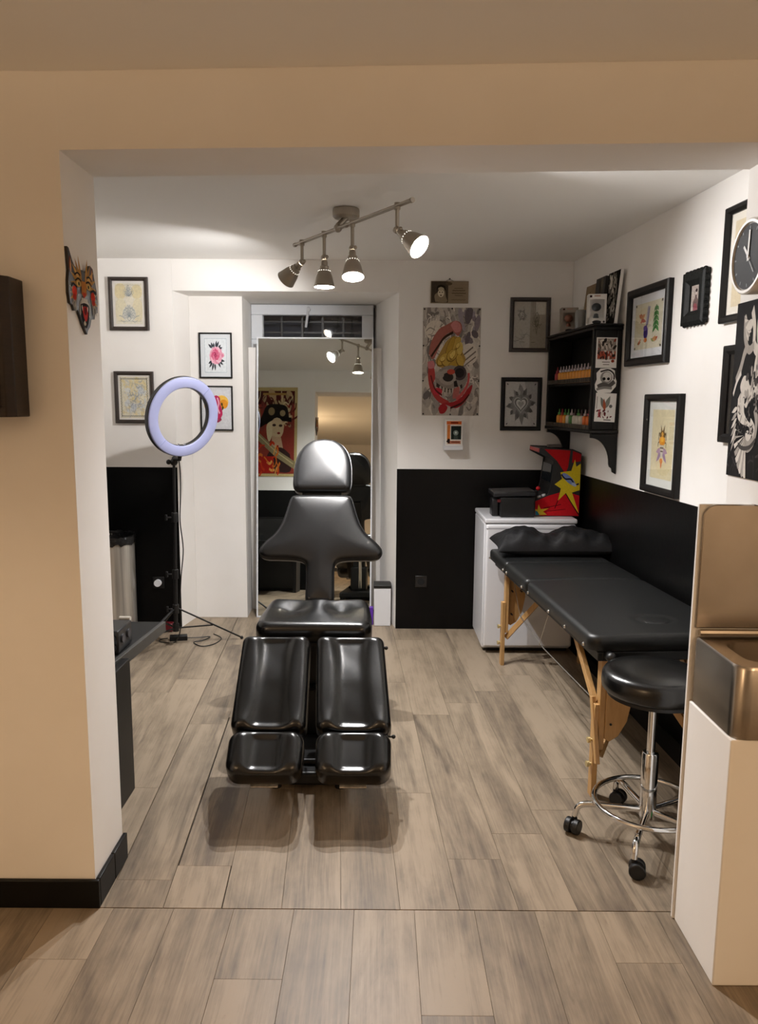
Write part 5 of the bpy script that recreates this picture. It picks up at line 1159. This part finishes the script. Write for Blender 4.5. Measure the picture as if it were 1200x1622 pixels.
picture('framed_print', 'dark framed picture mostly hidden behind the black serpent hanging', 'picture', on_right(2.995,1.589), UR, NR, .310, .385, .035, .028, frameblack, A, .0, '#201c1a', 0)

# ---- reveal of the right jamb: clock and serpent hanging
handm = mat('clock_hand', '#f2f2f0', .5)
def clock():
    C = V((1.0495,2.170,1.950)); r = thing('wall_clock', 'round wall clock with black face and white rim on the right jamb', 'clock', C-ZUP*.1)
    mb = MB(); mb.lathe([(.092,.001),(.100,.006),(.101,.040),(.101,.046),(.097,.050),(.090,.050),(.088,.044),(.0,.044)], C, NJ, 56, cap=False); mb.build('case', mat('clock_rim', '#e4e2dd', .35), r, angle=35)
    mb = MB(); mb.lathe([(.0905,.0),(.0975,.002),(.0975,.036)], C+NJ*.003, NJ, 56, cap=False)
    mb = MB(); mb.lathe([(.0,.0447),(.087,.0447)], C, NJ, 48, cap=False); mb.build('dial', mat('clock_face', '#0d0f12', .6, spec=.2), r, smooth=False)
    mb = MB()
    for k in range(12):
        a = k*math.pi/6; e = UJ*math.sin(a)+ZUP*math.cos(a); mb.bar(C+e*.072+NJ*.0452, C+e*.081+NJ*.0452, .004, .0006, up=NJ)
    mb.build('hour_mark', mat('clock_mark', '#5b6066', .5), r, smooth=False)
    for nm, a, l, w, m in (('hour_hand',-.75,.042,.008,handm), ('minute_hand',.03,.070,.008,handm), ('second_hand',2.45,.06,.0015,whiteplastic)):
        e = UJ*math.sin(a)+ZUP*math.cos(a); mb = MB(); h = {'hour_hand':.0462,'minute_hand':.0472,'second_hand':.0480}[nm]; mb.bar(C-e*.012+NJ*h, C+e*l+NJ*h, w, .0007, up=NJ); mb.build(nm, m, r, smooth=False)
    mb = MB(); mb.lathe([(.005,.0455),(.005,.049),(.0,.0495)], C, NJ, 12, cap=False); mb.build('hub', whiteplastic, r)
    mb = MB(); mb.lathe([(.0,.0496),(.0895,.0496)], C, NJ, 40, cap=False); mb.build('glass', glass, r, smooth=False)
clock()
A = Art(); A.clip = True; A.rect(-1,-1,1,1,'#171516'); r3 = random.Random(9)
A.strokes(36,(-.95,-1,.95,-.55),.25,.02,['#2e2b2c','#3a3637'],r3)
G, Wt, Dk = '#a9a39c', '#d9d4cc', '#4b4745'
A.curve([(-.2,.9),(-.05,.7),(.0,.5),(.25,.42),(.5,.5),(.7,.75)],.13,Wt); A.curve([(-.55,.85),(-.5,.6),(-.25,.45),(.0,.5)],.10,G); A.curve([(.2,.95),(.12,.7),(.2,.5)],.09,Wt)
for k in range(6): A.petal(-.35+.05*k,.5+.05*k,.4,.06,2.0+.25*k,[G,Wt][k%2])
for k in range(5): A.petal(.2,.45,.45,.05,-.5-.35*k,[Wt,G][k%2])
A.curve([(-.8,.1),(-.6,.25),(-.45,.42),(-.3,.5)],.12,G); A.curve([(-.9,-.05),(-.75,.1),(-.55,.2)],.06,Wt)
A.blob([(-.45,-.05),(-.55,.05),(-.4,.16),(-.2,.14),(-.05,.05),(.15,.1),(.35,.2),(.6,.12),(.75,-.05),(.5,-.12),(.2,-.08),(-.05,-.14),(-.2,-.2)],Wt); A.specks(50,(-.3,-.1,.8,.25),.08,[Dk,G,'#2a2828'],r3)
A.blob([(-.62,-.1),(-.45,-.02),(-.3,-.1),(-.25,-.25),(-.05,-.34),(.18,-.4),(.2,-.52),(.02,-.58),(-.12,-.52),(-.05,-.46),(.05,-.46),(.02,-.5),(.1,-.48),(.06,-.42),(-.1,-.4),(-.35,-.38),(-.58,-.3)],Wt)
A.curve([(.28,-.2),(.4,-.36),(.32,-.55),(.05,-.64),(-.2,-.58)],.13,G); A.curve([(.1,-.34),(.3,-.42),(.26,-.52)],.06,Wt); A.strokes(30,(-.55,-.5,.35,-.05),.12,.02,[Dk,'#6b6662'],r3)
for k in range(9):
    a = math.pi*1.02+k*.17; x, y = .1+.95*math.cos(a)*.8, -.42+.58*math.sin(a); A.poly([(-.05+.12*math.cos(a),-.5+.06*math.sin(a)),(x-.07,y+.02),(x,y-.03),(x+.08,y)],[Wt,G][k%2])
A.curve([(-.45,-.62),(-.2,-.66),(.15,-.64),(.42,-.55)],.05,Dk)
for k in range(6): A.petal(-.6,-.2-.06*k,.3,.03,math.pi+.2+.12*k,[Wt,G][k%2])
sheet('serpent_hanging', 'tall black cloth print with pale horned serpent on right jamb', 'hanging', (1.0495,2.185,1.590), UJ, NJ, .236, .50, A, mat('black_cloth', '#151314', .8), .003, roll=0)

# ---- tiger head on the left jamb
def tiger():
    C = V((-.8645,2.276,1.853)); hw, hh = .110, .112; r = thing('tiger_plaque', 'painted tiger head cut-out plaque on the left jamb', 'wall plaque', C-ZUP*hh)
    out = [(-.96,1.0),(-.86,.98),(-.68,.72),(-.55,.60),(-.3,.56),(0,.58),(.25,.54),(.4,.66),(.55,.78),(.72,.72),(.80,.5),(.95,.2),(1.0,-.1),(.96,-.38),(.78,-.42),(.70,-.58),(.48,-.60),(.36,-.80),(.18,-.92),(.12,-1.02),(.02,-.94),(-.14,-.80),(-.28,-.62),(-.45,-.46),(-.66,-.50),(-.76,-.38),(-.92,-.34),(-1,-.1),(-.98,.2),(-.9,.45),(-.93,.75)]
    mb = MB(); mb.prism([C+UL*(x*hw)+ZUP*(y*hh) for x,y in out], NL*.008); mb.build('board', mat('plaque_black', '#1d1713', .5), r, smooth=False)
    A = Art(); A.clip = False
    for s_ in (-1,1):
        e = (-.82,.62) if s_ < 0 else (.58,.55); A.petal(e[0],e[1]-.22,.42,.07,math.pi/2-(.08 if s_ > 0 else -.05),'#7a3a28'); A.petal(e[0]+.02,e[1]-.22,.36,.04,math.pi/2,'#cf9a6a')
        for k in range(5): A.petal(.12*s_,.18,.75,.065,math.pi/2-s_*(.25+.33*k),['#b98a4a','#a3763c','#c99e5c'][k%3])
        for k in range(5): A.petal(.45*s_,-.05,.5,.05,math.pi/2-s_*(1.3+.32*k),['#c8b79c','#8d8478','#b98a4a'][k%3])
        A.ell(.62*s_,-.02,.15,.13,'#c8371f'); A.ell(.64*s_,-.16,.12,.08,'#a82a18'); A.ell(.34*s_,.2,.14,.07,'#d3b26a'); A.ell(.32*s_,.2,.05,.05,'#16110e'); A.curve([(.15*s_,.28),(.35*s_,.33),(.55*s_,.25)],.05,'#15100d'); A.curve([(.2*s_,.42),(.4*s_,.46),(.6*s_,.38)],.045,'#15100d'); A.curve([(.45*s_,.1),(.7*s_,.16),(.85*s_,.05)],.05,'#15100d')
        A.petal(.22*s_,-.18,.42,.09,-math.pi/2+s_*.25,'#b9b3a8'); A.petal(.75*s_,-.2,.3,.05,-1.4,'#8d8a84'); A.petal(.6*s_,-.25,.3,.05,-1.5,'#a8a49c')
    A.poly([(-.14,.3),(.14,.3),(.18,-.02),(0,-.12),(-.18,-.02)],'#b5763a'); A.poly([(-.14,.02),(.14,.02),(0,-.14)],'#b8402a'); A.poly([(-.2,-.12),(.2,-.12),(.26,-.32),(-.26,-.32)],'#cfcac0'); A.blob([(-.3,-.3),(0,-.24),(.3,-.3),(.26,-.6),(.1,-.85),(-.06,-.82),(-.24,-.58)],'#1a1210'); A.blob([(-.2,-.36),(0,-.32),(.2,-.36),(.16,-.58),(.04,-.7),(-.1,-.6)],'#b3281d'); A.ell(.02,-.44,.09,.1,'#5a0e0c'); A.petal(-.2,-.3,.16,.03,-1.4,'#e6e0d2'); A.petal(.2,-.3,.16,.03,-1.7,'#e6e0d2'); A.petal(-.05,-.82,.14,.08,1.57,'#b9ab94')
    A.build('painting', r, C+NL*.008, UL, ZUP, NL, hw, hh)
tiger()
# ---- dark box on the front wall
r = thing('wall_box', 'dark wooden box mounted on the beige wall at the left edge', 'wall box', (-1.10,2.12,1.502))
mb = MB(); pts = [(-1.25,2.168),(-.982,2.168),(-.982,2.088),(-1.000,2.068),(-1.25,2.068)]; mb.zprism(pts, 1.502, 1.872); mb.build('case', darkwood, r, bevel=.003)
mb = MB(); mb.box((-1.23,2.060,1.525), (-1.015,2.0675,1.850)); mb.build('front_panel', darkwood, r, bevel=.003)

# ---- poster on the inner face of the partition (seen in the mirror)
UI, NI = V((-1,0,0)), V((0,1,0))
A = Art(); A.rect(-1,-1,1,1,'#c0ad78'); A.rect(-.88,-.94,.88,.92,'#8b3a30'); r4 = random.Random(12); A.rect(-.88,.62,.88,.92,'#4a1d1c'); A.specks(70,(-.8,.1,.8,.85),.16,['#5a2523','#a08a68','#7a3a34','#3f1c1a','#b59a74'],r4); A.strokes(40,(-.8,.2,.8,.7),.25,.04,['#b8a680','#5a2a26','#d0bf98'],r4)
A.line([(-.5,.85),(.5,.85)],.05,'#a3824a')
A.blob([(-.65,.25),(-.55,.55),(-.2,.62),(.3,.6),(.5,.4),(.6,.25),(.45,.2),(.1,.27),(-.4,.28)],'#241f1e'); A.ell(.12,.46,.14,.09,'#8f7c5a'); A.ell(-.36,.42,.12,.07,'#9a8a68'); A.curve([(-.75,.27),(-.2,.29),(.35,.22),(.62,.14)],.10,'#1d1918')
A.ell(-.12,.08,.30,.24,'#cbb595'); A.blob([(.1,.25),(.32,.15),(.3,-.1),(.2,-.22),(.08,-.05)],'#d6c7a4'); A.ell(-.28,.14,.08,.03,'#3a2a24'); A.ell(.0,.15,.08,.03,'#3a2a24'); A.ell(-.2,-.03,.07,.025,'#7a2a24'); A.poly([(-.3,-.12),(.1,-.1),(.05,-.5),(-.45,-.5)],'#bfa184'); A.blob([(-.7,-.5),(-.3,-.35),(.2,-.45),(.3,-.8),(-.7,-.9)],'#3a2826'); A.poly([(-.2,-.3),(-.1,-.3),(-.05,-.5),(-.15,-.6),(-.25,-.5)],'#9d2622')
A.line([(-.9,-.75),(-.1,-.48),(.85,-.02)],.17,'#8f8260'); A.line([(-.85,-.72),(-.1,-.45),(.85,.01)],.03,'#bcae84'); A.rect(.0,-.92,.86,-.55,'#a8281f'); A.strokes(22,(-.3,-.92,.8,-.3),.22,.05,['#d0702c','#c23a20','#dfa052'],r4)
sheet('woman_poster', 'red poster of woman in black hat on the partition, seen in mirror', 'poster', POSTER, UI, NI, POSTER_W, POSTER_H, A, yellowedge, .003)
